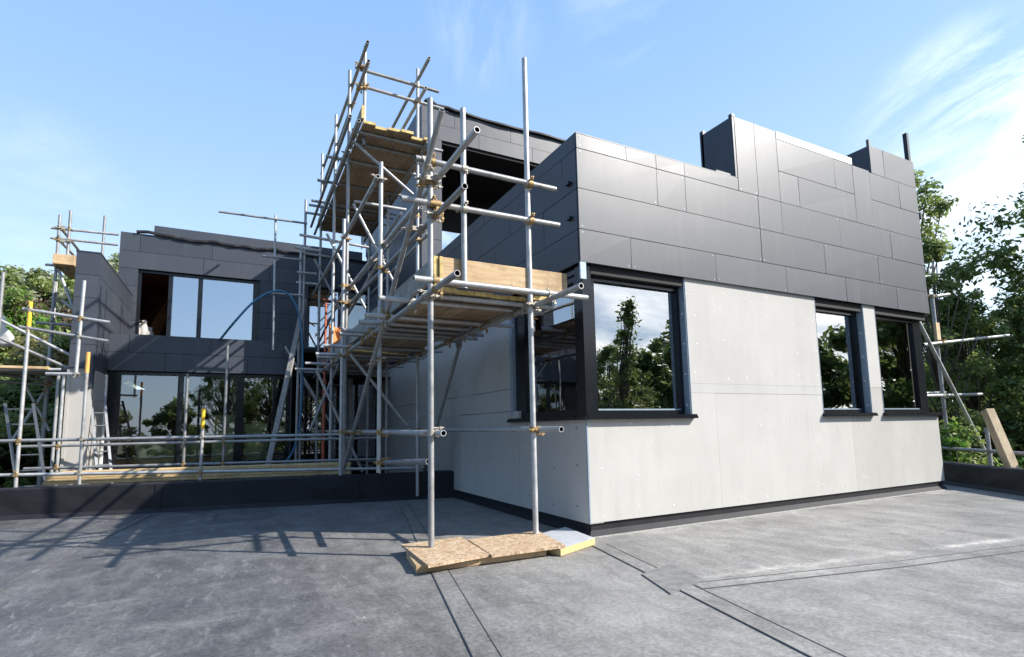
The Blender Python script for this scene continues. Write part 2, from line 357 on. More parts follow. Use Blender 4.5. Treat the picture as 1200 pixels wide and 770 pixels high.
# parapet upstands
def upstand(a, b, nn, h, th, name, label, lap_at=()):
    e = empty(name, (a+b)/2, label, 'parapet'); m = MB()
    steps = 40; d = b-a
    f0 = []; 
    for i in range(steps+1):
        p = a+d*(i/steps); w = .010*math.sin(i*1.7)+.008*math.sin(i*.63+1)
        hh = h*(1+.012*math.sin(i*.9)) 
        f0.append([p-nn*.05, p-nn*.0+nn*.0+Vector((0, 0, .07)), p+nn*(w)+Vector((0, 0, hh*.55)), p+nn*(w*.4)+Vector((0, 0, hh-.025)), p+nn*.03+Vector((0, 0, hh)), p+nn*(th-.03)+Vector((0, 0, hh)), p+nn*th+Vector((0, 0, hh-.03)), p+nn*th+Vector((0, 0, -.4))])
    k = len(f0[0]); vs = [v for r_ in f0 for v in r_]
    m.add(vs, [(i*k+j, i*k+j+1, (i+1)*k+j+1, (i+1)*k+j) for i in range(steps) for j in range(k-1)], 0, False)
    m.add(f0[0], [tuple(range(k))]); m.add(f0[-1], [tuple(range(k-1, -1, -1))])
    m.build('membrane_facing', M['black'], e)
    for t_ in lap_at:
        p = a+(b-a).normalized()*t_; lp = MB()
        lp.bar(p-nn*.008+Vector((0, 0, .02)), p-nn*.008+Vector((0, 0, h-.02)), .10, .012, 0, nn)
        lp.build('membrane_lap', M['black'], e)
    return e
upstand(U(-.15, 0), U(16, 0), un, .49, .28, 'parapet_upstand', 'low black membrane-clad parapet across the left half of the roof, below the scaffold tube rails', (5.4, 2.2))
upstand(RA-rd*.55, RA+rd*11, rn, .43, .3, 'parapet_upstand', 'low black membrane-clad parapet at the right edge of the roof, in front of the trees', (3.1,))

# ------------------------------------------------------------------ main block
house = empty('flat_roofed_house', (XK, YK, 0), 'flat-roofed house with dark grey cladding over pale cement board walls and corner window', 'house')
ZS, ZC = 1.43, 3.31
# wall in the front plane (mapped by  x, z) and side plane (y, z); built as separate boards round the openings
def fbox(m, u0, u1, z0, z1, d0, d1, mi=0): m.box((u0, YK+d0, z0), (u1, YK+d1, z1), mi)      # d > 0 into the wall
def sbox(m, u0, u1, z0, z1, d0, d1, mi=0): m.box((XK+d0, u0, z0), (XK+d1, u1, z1), mi)
def screws(m, fn, pts, mi, out):
    for u, z in pts: fn(m, u-.009, u+.009, z-.009, z+.009, -out, 0.001, mi)
w = MB(); G = .004
def fpoly(m, pts, d0, d1, mi):
    n_ = len(pts); m.add([(x, YK+d0, z) for x, z in pts]+[(x, YK+d1, z) for x, z in pts], [tuple(range(n_)), tuple(range(2*n_-1, n_-1, -1))]+[(k, n_+k, n_+(k+1) % n_, (k+1) % n_) for k in range(n_)], mi)
fpoly(w, [(XK+.006, .16), (5.93, .16), (5.93, 1.72), (5.47, 1.72), (5.47, 1.40), (XK+.006, 1.40)], 0, .2, 0)
fpoly(w, [(5.934, .16), (9.05, .16), (9.05, 1.40), (8.32, 1.40), (8.32, 1.72), (5.934, 1.72)], .0015, .2, 0)
fpoly(w, [(9.054, .16), (XE, .16), (XE, 1.40), (10.01, 1.40), (10.01, 1.86), (9.66, 1.86), (9.66, 1.40), (9.054, 1.40)], .003, .2, 1)
for u0, u1, z0, z1, mi in [(5.47, 8.32, 1.722, 1.85, 2), (5.47, 8.32, 1.852, ZC+.05, 0), (9.66, 10.01, 1.864, ZC+.05, 0)]: fbox(w, u0, u1, z0, z1, 0 if mi != 2 else -.002, .2, mi)
sp = [(x, z) for x in np.arange(5.62, 8.3, .52) for z in (1.98, 2.42, 2.86, 3.2)] + [(x, z) for x in np.arange(3.9, 11.7, .6) for z in (.28, .72, 1.28)]
screws(w, fbox, [(x+random.uniform(-.09, .09), z+random.uniform(-.07, .07)) for x, z in sp if random.random() < .8], 3, .003)
w.build('front_wall', [M['cem'], M['cem2'], M['cem3'], M['white']], house)
w = MB(); YS = 15.7
w_list = [(YK+.004, 7.05, .15, 1.40, 0), (7.05+G, 9.4, .15, 1.54, 0), (9.4+G, 12.2, .15, 1.56, 1), (12.2+G, YS, .15, 1.56, 0), (7.3, 8.7, 1.548, 1.885, 2), (8.7+G, 10.4, 1.55, 1.89, 0), (10.4+G, YS, 1.565, 1.90, 2),
          (7.30, 9.55, 1.893, ZC+.05, 0), (9.55+G, 11.9, 1.897, ZC+.05, 0), (11.9+G, YS, 1.91, ZC+.05, 0)]
for u0, u1, z0, z1, mi in w_list: sbox(w, u0, u1, z0, z1, random.uniform(-.002, .004), .2, mi)
screws(w, sbox, [(y+random.uniform(-.06, .06), z+random.uniform(-.04, .04)) for y in np.arange(5.5, 15.4, .62) for z in ((.3, .8, 1.3) if y < 7.2 else (.3, .8, 1.3, 2.1, 2.6, 3.1))], 3, .003)
w.build('side_wall', [M['cem'], M['cem2'], M['cem3'], M['weld']], house)
c = MB(); c.bar((XK-.004, YK-.004, .16), (XK-.004, YK-.004, 1.39), .018, .018); 
c.build('corner_bead', M['galv'], house)
for a_, b_ in ((5.462, 5.471), (8.318, 8.326), (9.655, 9.663), (10.008, 10.016)): c = MB(); fbox(c, a_, b_, ZS, ZC, -.003, .05); c.build('edge_bead', M['galv'], house)
c = MB(); sbox(c, 7.20, 7.29, ZS+.05, ZC, -.004, .05)
for z in np.arange(1.6, 3.3, .3): sbox(c, 7.235, 7.255, z, z+.02, -.012, -.003)
c.build('fixing_strap', M['galv'], house)
p = MB()                                   # recessed black plinth with a fillet
fbox(p, XK+.033, XE-.02, -.05, .19, .03, .2); sbox(p, YK+.2, YS, -.05, .19, .03, .2)
p.add([(XK+.03-.0, YK+.029, .07), (XE, YK+.029, .07), (XE, YK-.035, .006), (XK-.035, YK-.035, .006)], [(0, 3, 2, 1)])
p.add([(XK+.029, YK+.03, .07), (XK+.029, 9.7, .07), (XK-.035, 9.7, .006), (XK-.035, YK-.035, .006)], [(0, 1, 2, 3)])
fbox(p, XK-.03, XE, .0, .012, -.06, -.036, 1)
p.build('plinth', [M['black'], M['dust']], house)

# cladding panels
TH = .045
def panels(m, fn, rects, mi=0):
    for u0, u1, z0, z1 in rects:
        k = len(m.v); fn(m, u0+.0045, u1-.0045, z0+.0045, z1-.0045, -TH, -TH+.022, mi)
        ws = np.array(m.v[k:]); ax = 1 if np.ptp(ws[:, 1]) < .03 else 0; lo = ws[:, ax].min()
        jit = {}
        for q in range(8):
            v = list(m.v[k+q])
            if abs(v[ax]-lo) < 1e-4: v[ax] += random.uniform(-.0035, .0025)
            m.v[k+q] = tuple(v)
def rows(z0, z1, us): return [(a, b, z0, z1) for a, b in zip(us, us[1:])]
r0, r1, r2, r3, r4, r5 = 3.31, 3.735, 4.262, 4.792, 5.312, 5.835
X0 = XK-TH
R = []
R += rows(r0, r1, [X0, 4.50, 6.05, 7.60, 9.15, 10.70, XE])
R += rows(r1, r2, [X0, 7.06, 8.63, 10.19, XE])
R += rows(r2, r3, [X0, 5.01, 5.535, 7.06, 7.60, 9.13, 10.68, XE])
R += rows(r3, 4.99, [X0, 4.49, 5.01]) + [(5.01, 5.535, r3, 4.99)] + rows(r3, 4.99, [5.535, 6.641])
R += [(6.645, 7.08, r3, 5.985), (7.08, 7.605, r3, 5.985)]
R += rows(r3, r4, [7.605, 8.09, 9.665]) + rows(r4, 5.86, [7.605, 9.12, 9.665]) + [(9.665, 10.18, r3, 5.86)]
R += rows(r3, r4, [10.18, XE]) + rows(r4, r5, [10.18, 11.14, XE]) + rows(r5, 6.385, [10.32, 10.70, XE])
m = MB(); panels(m, fbox, R)
fbox(m, X0+.02, XE-.02, 3.33, 4.97, -.022, .18, 1); fbox(m, 6.66, 10.3, 4.97, 5.84, -.022, .18, 1); fbox(m, 10.33, XE-.02, 4.97, 6.36, -.022, .18, 1)
fbox(m, X0+.01, XE-.01, 3.322, 3.33, -.04, .1, 1)
for u0, u1, z0, z1 in R:
    for u in (u0+.05, u1-.05):
        for z in (z0+.04, z1-.04):
            if random.random() < .55: fbox(m, u-.008, u+.008, z-.008, z+.008, -TH-.003, -TH+.002, 2)
    m.mi[-1:] = m.mi[-1:]
m.build('front_cladding', [M['clad'], M['gap'], M['galv']], house)
m = MB(); Lr = []; YSC = 15.0
Lr += rows(r0, r1, [YK-TH+.0, 6.9, 8.5, 10.0, 11.6, 13.2, 15.0]); Lr += rows(r1, r2, [YK-.02, 6.10, 7.66, 9.2, 10.75, 12.3, 13.9, 15.0])
Lr += rows(r2, r3, [YK-.02, 5.6, 7.13, 8.7, 10.2, 11.66]); Lr += rows(r3, 5.0, [YK-.02, 6.5, 8.1, 9.7, 11.66]); Lr[0] = (YK-.02, 6.9, r0, r1)
panels(m, sbox, Lr); sbox(m, YK, YSC-.02, 3.33, 4.98, -.022, .18, 1)
for y in (5.42, ):
    for z in (3.9, 4.36): sbox(m, y-.03, y+.05, z, z+.035, -TH-.05, -TH, 2)
m.build('side_cladding', [M['clad'], M['gap'], M['frame']], house)
m = MB()                                   # raised parapet box, cut-outs and flashing
m.box((6.600, YK-.02, 4.985), (6.64, 5.87, 5.98)); m.box((6.604, YK-.04, 5.0), (6.645, YK-.018, 5.985)); m.box((6.60, 5.83, 4.98), (6.66, 5.90, 6.05)); m.box((6.60, YK-.045, 5.985), (6.66, YK+.02, 6.03))
m.box((6.66, 5.80, 4.97), (10.3, 5.85, 5.9)); m.box((10.28, YK, 5.86), (10.325, 5.75, 6.38)); m.box((10.27, YK-.045, 5.84), (10.322, YK-.0, 6.50)); m.box((10.33, 5.7, 5.8), (XE-.03, 5.75, 6.36))
m.box((XE-.05, YK, 3.33), (XE, YS, 5.0)); m.box((XE-.05, YK-.02, 4.98), (XE, 5.75, 6.38))
m.build('parapet', M['clad'], house)
pp = at(1061, 157, 1, 5.9); m = MB(); m.box((pp.x-.05, 5.86, 5.6), (pp.x+.03, 5.94, pp.z)); m.box((pp.x+.045, 5.88, 5.6), (pp.x+.07, 5.92, pp.z-.03)); m.box((pp.x-.04, 5.76, 5.6), (pp.x+.02, 5.87, 5.75)); m.build('parapet_post', M['frame'], house)
m = MB(); m.box((7.62, YK-.05, 5.865), (9.66, YK+.1, 5.985)); m.build('parapet_flashing', M['flash'], house)
m = MB()
pts = [(X0, 5.0), (5.0, 4.995), (6.60, 4.99)]
m.box((X0+.0, YK-TH+.003, 4.991), (6.60, YK+.2, 5.004)); m.box((X0+.003, YK-.02, 4.992), (XK+.2, 11.66, 5.005)); m.box((6.2, YK-.03, 5.005), (6.5, YK+.06, 5.04))
m.build('coping_trim', M['clad'], house)
m = MB(); m.box((X0+.01, 11.66, 3.0), (XK+.3, YB, 4.98)); m.box((XK+.3, YK+.25, 3.40), (XE-.06, YB, 3.55)); m.box((XK+.25, YK+.25, 4.7), (XE-.1, YB, 4.8)); m.build('flat_roof', M['black'], house)
# interior shell
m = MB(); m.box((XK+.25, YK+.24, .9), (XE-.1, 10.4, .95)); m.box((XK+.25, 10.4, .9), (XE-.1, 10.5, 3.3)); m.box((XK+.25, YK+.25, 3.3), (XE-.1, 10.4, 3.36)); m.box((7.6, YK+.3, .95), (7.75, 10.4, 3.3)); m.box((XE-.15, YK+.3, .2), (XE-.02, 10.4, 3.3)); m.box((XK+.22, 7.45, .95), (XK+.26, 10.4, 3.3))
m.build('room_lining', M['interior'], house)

GD = .16
def window_front(u0, u1, z0, z1, fl=.06, fr=.06, ft=.06, fb=.06, jamb_l=False, jamb_r=True, glass='glass', name='window', z_sill=None, sx=(.03, .03)):
    f = MB()
    fbox(f, u0, u0+fl, z0, z1, GD-.05, GD+.04); fbox(f, u1-fr, u1, z0, z1, GD-.05, GD+.04)
    fbox(f, u0+fl, u1-fr, z1-ft, z1, GD-.05, GD+.04); fbox(f, u0+fl, u1-fr, z0, z0+fb, GD-.05, GD+.04)
    fbox(f, u0+fl, u1-fr, z0+fb, z0+fb+.02, GD-.03, GD+.03, 1)
    fbox(f, u0, u1, z1, ZC+.01, .02, GD+.04, 2)
    o = f.build(name, [M['frame'], M['galv'], M['gap']], house)
    gm = MB(); gm.add([(u0+fl-.01, YK+GD, z0+fb-.01), (u1-fr+.01, YK+GD, z0+fb-.01), (u1-fr+.01, YK+GD, z1-ft+.01), (u0+fl-.01, YK+GD, z1-ft+.01)], [(0, 1, 2, 3)]); gm.build('glass', M[glass], o)
    s_ = MB(); fbox(s_, u0-sx[0], u1+sx[1], z0-.055, z0-.02, -.075, GD-.05); fbox(s_, u0-sx[0], u1+sx[1], z0-.02, z0, -.05, GD+.03); fbox(s_, u0-sx[0], u1+sx[1], z0-.019, z0+.001, -.06, -.05, 1); s_.build('sill', [M['frame'], M['frame']], o)
    if jamb_r:
        j = MB(); fbox(j, u1-.012, u1, z0, ZC, .005, GD-.052); 
        for z in np.arange(z0+.12, z1, .42): fbox(j, u1-.016, u1-.010, z, z+.022, .05, .075, 1)
        j.build('reveal', [M['galv'], M['white']], o)
    return o
window_front(XK+.14, 5.46, ZS, 3.20, fl=.12, fr=.06, sx=(.16, .04))
window_front(8.33, 9.655, ZS, 3.19, fl=.05, fr=.08)
window_front(10.017, 11.72, ZS, 3.19, fl=.05, fr=.26, sx=(.03, .10), jamb_r=False)
# corner post and side light of the corner window
f = MB()
fbox(f, XK+.005, XK+.15, ZS, ZC+.01, .02, .16); f.bar((XK+.02, YK+.02, ZS), (XK+.02, YK+.02, ZC+.01), .03, .03)
SY0, SY1 = YK+.16, 7.19
for a_, b_, z0, z1 in ((SY0, SY0+.10, ZS, 3.22), (SY1-.30, SY1, ZS, 3.22), (SY0+.10, SY1-.30, 3.14, 3.22), (SY0+.10, SY1-.30, ZS, ZS+.08)): sbox(f, a_, b_, z0, z1, .05, .14)
sbox(f, SY0, SY1, 3.22, ZC+.01, .02, .16)
f.add([(XK-.04, YK-.042, 3.12), (XK+.06, YK-.042, 3.12), (XK+.06, YK-.042, ZC+.01), (XK-.04, YK-.042, ZC+.01)], [(0, 1, 2, 3)]) if False else None
o = f.build('window', M['frame'], house)
gm = MB(); gm.add([(XK+.10, SY0+.09, ZS+.07), (XK+.10, SY1-.29, ZS+.07), (XK+.10, SY1-.29, 3.15), (XK+.10, SY0+.09, 3.15)], [(0, 3, 2, 1)]); gm.build('glass', M['glass'], o)
s_ = MB(); sbox(s_, YK-.07, 7.30, ZS-.055, ZS-.02, -.075, .05); sbox(s_, YK+.2, 7.30, ZS-.02, ZS, -.05, .12); s_.build('sill', M['frame'], o)
m = MB(); fbox(m, X0, X0+.085, 3.10, 3.318, -TH, -TH+.03); m.build('corner_trim', M['galv'], house)

# upper storey
YU, ZT = 11.67, 9.06
m = MB()
def ubox(m_, u0, u1, z0, z1, d0, d1, mi=0): m_.box((u0, YU+d0, z0), (u1, YU+d1, z1), mi)
R = rows(8.27, 8.66, [3.70, 5.2, 6.75, 8.3, 9.9, 11.5, 13.0]) + rows(8.66, ZT, [3.70, 4.55, 6.1, 7.6, 9.2, 10.8, 13.0]) + [(3.70, 4.21, a, b) for a, b in ((5.0, 5.75), (5.75, 6.53), (6.53, 7.3), (7.3, 8.27))]
panels(m, ubox, R); ubox(m, 3.75, 12.95, 8.28, ZT-.02, -.022, .2, 1); ubox(m, 3.75, 4.2, 5.0, 8.28, -.022, .5, 1)
Lr = []
for i, (a, b) in enumerate(((5.0, 5.52), (5.52, 6.05), (6.05, 6.58), (6.58, 7.1), (7.1, 7.63), (7.63, 8.15), (8.15, 8.66), (8.66, ZT))):
    us = [YU-.04] + [YU+.6+.8*(i % 3)+1.55*k for k in range(4)] + [17.6]; Lr += rows(a, b, us)
panels(m, sbox, Lr); sbox(m, YU+.02, 17.55, 5.0, ZT-.02, -.022, .2, 1)
m.build('upper_cladding', [M['clad'], M['gap']], house)
m = MB(); ubox(m, 3.9, 13, 8.2, 8.268, .0, 4.2); m.box((3.94, YU+2.6, 7.1), (13, YU+2.75, 8.2)); m.box((12.9, YU, 5), (13, 17.5, 8.3)); m.box((3.9, YU+.2, ZT-.1), (13, 17.5, ZT-.03)); m.build('soffit', M['gap'], house)
f = MB(); 
ubox(f, 4.21, 12.9, 5.0, 5.08, 2.61, 2.69)
for u in (4.21, 6.6, 9.0, 11.4): ubox(f, u, u+.07, 5.0, 7.1, 2.6, 2.7)
o = f.build('upper_window', M['frame'], house)
gm = MB(); gm.add([(4.2, YU+2.65, 5.0), (12.9, YU+2.65, 5.0), (12.9, YU+2.65, 7.12), (4.2, YU+2.65, 7.12)], [(0, 1, 2, 3)]); gm.build('glass', M['glasshi'], o)
e = MB(); pts = []
for i in range(60):
    x = 3.78+i*.15; pts.append((x, YU-.05+.012*math.sin(i*.8), ZT+.02+.018*math.sin(i*.35)+(.10 if i < 2 else .03 if i < 5 else 0)))
for a_, b_ in zip(pts, pts[1:]): e.bar(a_, b_, .14, .045)
e.build('membrane_edge', M['black'], house)

# ------------------------------------------------------------------ rear wing
YL, YR = 14.5, 17.0
wing = empty('rear_wing', (-.5, YL, 0), 'two-storey rear wing in dark grey cladding with broad glazing on both floors', 'house wing')
xl = at(128, 400, 1, YL).x
zb0, zb1 = at(240, 437, 1, YL).z, at(240, 396, 1, YL).z
XR = 1.22
def pbox(m_, Y, u0, u1, z0, z1, d0, d1, mi=0): m_.box((u0, Y+d0, z0), (u1, Y+d1, z1), mi)
zm = (zb0+zb1)/2
m = MB(); fnL = lambda m_, *a: pbox(m_, YL, *a)
panels(m, fnL, rows(zb0, zm, [xl, -1.5, .2, XR]) + rows(zm, zb1, [xl, -2.2, -.6, 1.0, XR])); fnL(m, xl, XR-.02, zb0+.02, zb1-.01, -.02, .3, 1); pbox(m, YL, XR-.03, XR, .1, zb1, -.02, 1.2, 0)
m.build('balcony_band', [M['clad'], M['gap']], wing)
m = MB(); m.box((xl, YL+.3, zb1-.2), (XK, YR, zb1-.1)); m.box((xl, YL+.05, zb0-.02), (XK, YR+5, zb0+.02)); m.build('balcony_floor', M['gap'], wing)
# ground floor glazing
zg = at(200, 543, 1, YL).z; zh = zb0
f = MB(); D = .12
gx = lambda px_: at(px_, 490, 1, YL).x
for a_, b_ in ((xl, gx(138)), (gx(206), gx(213)), (gx(275), gx(285)), (gx(319), gx(323)), (XR-.12, XR-.03)): pbox(f, YL, a_, b_, zg, zh-.06, D-.05, D+.05)
pbox(f, YL, xl, XR, zh-.08, zh-.021, D-.06, D+.06); pbox(f, YL, xl, XR, zg-.12, zg, D-.06, D+.06)
o = f.build('ground_window', M['frame'], wing)
gm = MB(); gm.add([(xl, YL+D, zg), (XR-.03, YL+D, zg), (XR-.03, YL+D, zh-.06), (xl, YL+D, zh-.06)], [(0, 1, 2, 3)]); gm.build('glass', M['glasslo'], o)
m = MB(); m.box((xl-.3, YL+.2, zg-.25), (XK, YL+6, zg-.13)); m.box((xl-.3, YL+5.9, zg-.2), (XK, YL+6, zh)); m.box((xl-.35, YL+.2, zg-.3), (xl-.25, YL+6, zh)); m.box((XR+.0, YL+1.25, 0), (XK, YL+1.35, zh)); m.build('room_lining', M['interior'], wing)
# recessed dark entrance beyond the band
m = MB(); pbox(m, YL+1.2, XR+.2, XK, .05, zh, .0, .05); m.build('entrance_panel', M['frame'], wing)
gm = MB()
for a_, b_ in ((1.5, 2.2), (2.35, 3.0), (3.1, 3.6)): gm.add([(a_, YL+1.19, .2), (b_, YL+1.19, .2), (b_, YL+1.19, zh-.1), (a_, YL+1.19, zh-.1)], [(0, 1, 2, 3)])
gm.build('entrance_glass', M['glass'], wing)
m = MB(); m.box((2.62, 14.9, .06), (2.80, 15.05, zh)); m.build('column', M['intwall'], wing)
# upper facade
wl, wr = at(160.5, 350, 1, YR).x, at(303.5, 350, 1, YR).x; zwt = at(240, 323, 1, YR).z; zwb = at(240, 398, 1, YR).z - .06
xa = at(141.5, 275, 1, YR).x; zt2 = at(142, 271.5, 1, YR).z
w2l, w2r = at(361, 350, 1, YR).x, at(446, 350, 1, YR).x; z2t = at(372, 337, 1, YR).z
m = MB(); fnU = lambda m_, *a: pbox(m_, YR, *a)
zr = [zwb-.9]+list(np.arange(zwb, zt2, (zwt-zwb)/4)); zr = [z for z in zr if z < zt2-.2]+[zt2]
Rr = []
def cut(rects, hole):
    out = []
    for a, b, z0, z1 in rects:
        h0, h1, k0, k1 = hole
        if b <= h0 or a >= h1 or z1 <= k0+.001 or z0 >= k1-.001: out.append((a, b, z0, z1)); continue
        if a < h0: out.append((a, h0, z0, z1))
        if b > h1: out.append((h1, b, z0, z1))
        if z1 > k1+.001: out.append((max(a, h0), min(b, h1), k1, z1))
        if z0 < k0-.001: out.append((max(a, h0), min(b, h1), z0, k0))
    return out
for i, (a, b) in enumerate(zip(zr, zr[1:])):
    us = [xa]+[xa+.45+.75*(i % 3)+1.7*k for k in range(6)]; us = [u for u in us if u < XK-.1]+[XK-.06]; Rr += rows(a, b, us)
for h in ((wl, wr, zwb, zwt), (w2l, w2r, zwb, z2t)): Rr = cut(Rr, h)
panels(m, fnU, Rr)
for a in cut(cut([(xa+.02, XK-.06, zr[0], zt2-.02)], (wl, wr, zwb, zwt)), (w2l, w2r, zwb, z2t)): fnU(m, *a, -.022, .25, 1)
m.build('upper_facade', [M['clad'], M['gap']], wing)
f = MB(); mx = lambda px_: at(px_, 360, 1, YR).x
for a_, b_ in ((wl, wl+.07), (mx(196), mx(201)), (mx(231), mx(236.5)), (wr-.16, wr)): fnU(f, a_, b_, zwb, zwt, .06, .16)
fnU(f, wl, wr, zwt-.07, zwt-.002, .05, .17); fnU(f, mx(199), wr, zwb-.02, zwb+.10, .05, .17)
o = f.build('upper_window', M['frame'], wing)
gm = MB(); gm.add([(mx(199), YR+.11, zwb), (wr-.1, YR+.11, zwb), (wr-.1, YR+.11, zwt-.05), (mx(199), YR+.11, zwt-.05)], [(0, 1, 2, 3)]); gm.build('glass', M['glasshi'], o)
f = MB(); 
for a_, b_ in ((w2l, w2l+.06), (w2l+.9, w2l+.98), (w2r-.06, w2r)): fnU(f, a_, b_, zwb, z2t, .06, .16)
fnU(f, w2l, w2r, z2t-.06, z2t, .05, .17); fnU(f, w2l, w2r, z2t-.42, z2t-.36, .06, .16)
o = f.build('upper_window', M['frame'], wing)
gm = MB(); gm.add([(w2l, YR+.11, zwb), (w2r, YR+.11, zwb), (w2r, YR+.11, z2t), (w2l, YR+.11, z2t)], [(0, 1, 2, 3)]); gm.build('glass', M['glasshi'], o)
m = MB(); m.box((xa, YR+.25, zwb-.5), (XK, YR+5, zwb-.4)); m.box((xa, YR+4, zwb-.5), (XK, YR+4.1, zwt+.3)); m.box((xa, YR+.3, zwb-.5), (xa+.1, YR+4, zwt+.3)); m.box((mx(200), YR+.5, zwb-.4), (mx(200)+.06, YR+4, zwt)); m.box((xa, YR+.25, zwt+.2), (XK, YR+4, zwt+.3))
m.bar((wl-.1, YR+1.5, zwb-.3), (wl+.7, YR+2.6, zwt+.1), .12, .3); m.build('room_lining', M['timberint'], wing)
m = MB()
zp = at(183, 264.5, 1, YR+1.5).z; m.box((at(181, 266, 1, YR+1.5).x, YR+1.5, zt2-.4), (XK, YR+1.62, zp)); m.box((xa, YR+.2, zt2-.2), (XK-.1, YR+6, zt2-.1)); m.build('roof_parapet', M['clad'], wing)
e = MB(); pts = []
for i in range(75):
    u = i/74; x = xa+.35+u*(XK-xa-.5); pts.append((x, YR-.06+.01*math.sin(i*1.3), zt2+.03*math.sin(i*.5)*math.sin(i*.17+1)-(.02 if i > 10 else -.03)))
for a_, b_ in zip(pts, pts[1:]): e.bar(a_, b_, .10, .06)
e.build('membrane_edge', M['black'], wing)
# projecting fin wall of the wing
yf = at(118, 297, 0, xl).y; xf = at(90, 292, 1, yf).x; zf = at(117, 296.5, 1, yf).z; zfb = at(106, 430, 0, xl).z
m = MB(); fr_ = []
zz = list(np.linspace(zfb, zf, 6))
for a, b in zip(zz, zz[1:]): m.box((xf+.004, yf, a+.004), (xl-.004, yf+.03, b-.004))
m.box((xf+.02, yf+.015, zfb+.01), (xl-.024, YR-.05, zf-.01), 1)
for i, (a, b) in enumerate(zip(zz, zz[1:])):
    us = [yf+.031, yf+.9+.5*(i % 2), YR-.06] 
    for u, v in zip(us, us[1:]): m.box((xl-.026, u+.004, a+.004), (xl, v-.004, b-.004)); m.box((xf-.006, u+.004, a+.004), (xf+.02, v-.004, b-.004))
m.box((xf-.01, yf-.01, zf-.012), (xl+.01, YR, zf+.012))
m.box((xl-.10, yf-.012, zfb-.38), (xl+.004, yf+.16, zfb))
m.build('fin_wall', [M['clad'], M['gap']], wing)
m = MB(); m.box((xf+.03, yf+.06, .0), (xl-.02, YL+.1, zfb)); m.box((xf-.02, yf+.04, .05), (xf+.03, yf+.3, zfb-.02)); m.box((xl-.02, yf+.3, .1), (xl-.012, YL, zfb-.04))
m.build('fin_base', M['cem2'], wing)  # darker board colour stands in for the base being out of the sun
m = MB(); m.box((xl-.03, YL-.06, .1), (xl+.02, YL+.02, zfb-.01)); m.build('corner_bead', M['white'], wing)

# ------------------------------------------------------------------ things inside the rooms
def green_stack(px0, px1, pyt, y, n, label):
    a = at(px0, 540, 1, y); b = at(px1, 540, 1, y); zt = at((px0+px1)/2, pyt, 1, y).z; z0 = zg-.125; h = (zt-z0)/n
    for k in range(n):
        m = MB(); o_ = random.uniform(-.03, .03); m.box((a.x+o_, y+o_, z0+k*h), (b.x+o_, y+.8+o_, z0+(k+1)*h-.006))
        tag(m.build('insulation_board', M['green'], bevel=.004), label, 'insulation board', 'pale green insulation boards stacked behind the glazing')
green_stack(158, 233, 519, YL+.2, 4, 'pale green insulation board in the low stack behind the left ground floor pane')
green_stack(249, 278, 486, YL+.2, 6, 'pale green insulation board in the tall narrow stack behind the middle ground floor pane')
green_stack(287, 314, 496, YL+.22, 5, 'pale green insulation board in the stack right of the wide ground floor mullion')
lab = ['white sack on the upper wing sill, furthest left of three', 'pale sack between two others on the upper wing sill', 'pale sack nearest the blue pane on the upper wing sill']
for k, (px_, pyt) in enumerate(((163, 379), (169, 376), (174.5, 384))):
    p0 = at(px_, 392, 1, YR+.5); zt = at(px_, pyt, 1, YR+.5).z; m = MB(); z0 = zwb-.4
    pr = [(0, .10), (.06, .15), (.5, .155), (.8, .12), (.93, .06), (1, .075)]
    m.sweep([(p0.x+.02*math.sin(t*5+k), p0.y, z0+(zt-z0)*t) for t, _ in pr], [r_ for _, r_ in pr], 10); tag(m.build('sack', M['sack']), lab[k], 'sack')
o = MB(); p0 = at(193, 322, 1, YR+1.2); o.box((p0.x-.12, p0.y-.06, p0.z-.02), (p0.x+.05, p0.y+.1, p0.z+.14)); o.box((p0.x-.05, p0.y-.02, p0.z+.14), (p0.x, p0.y+.03, zwt+.2))

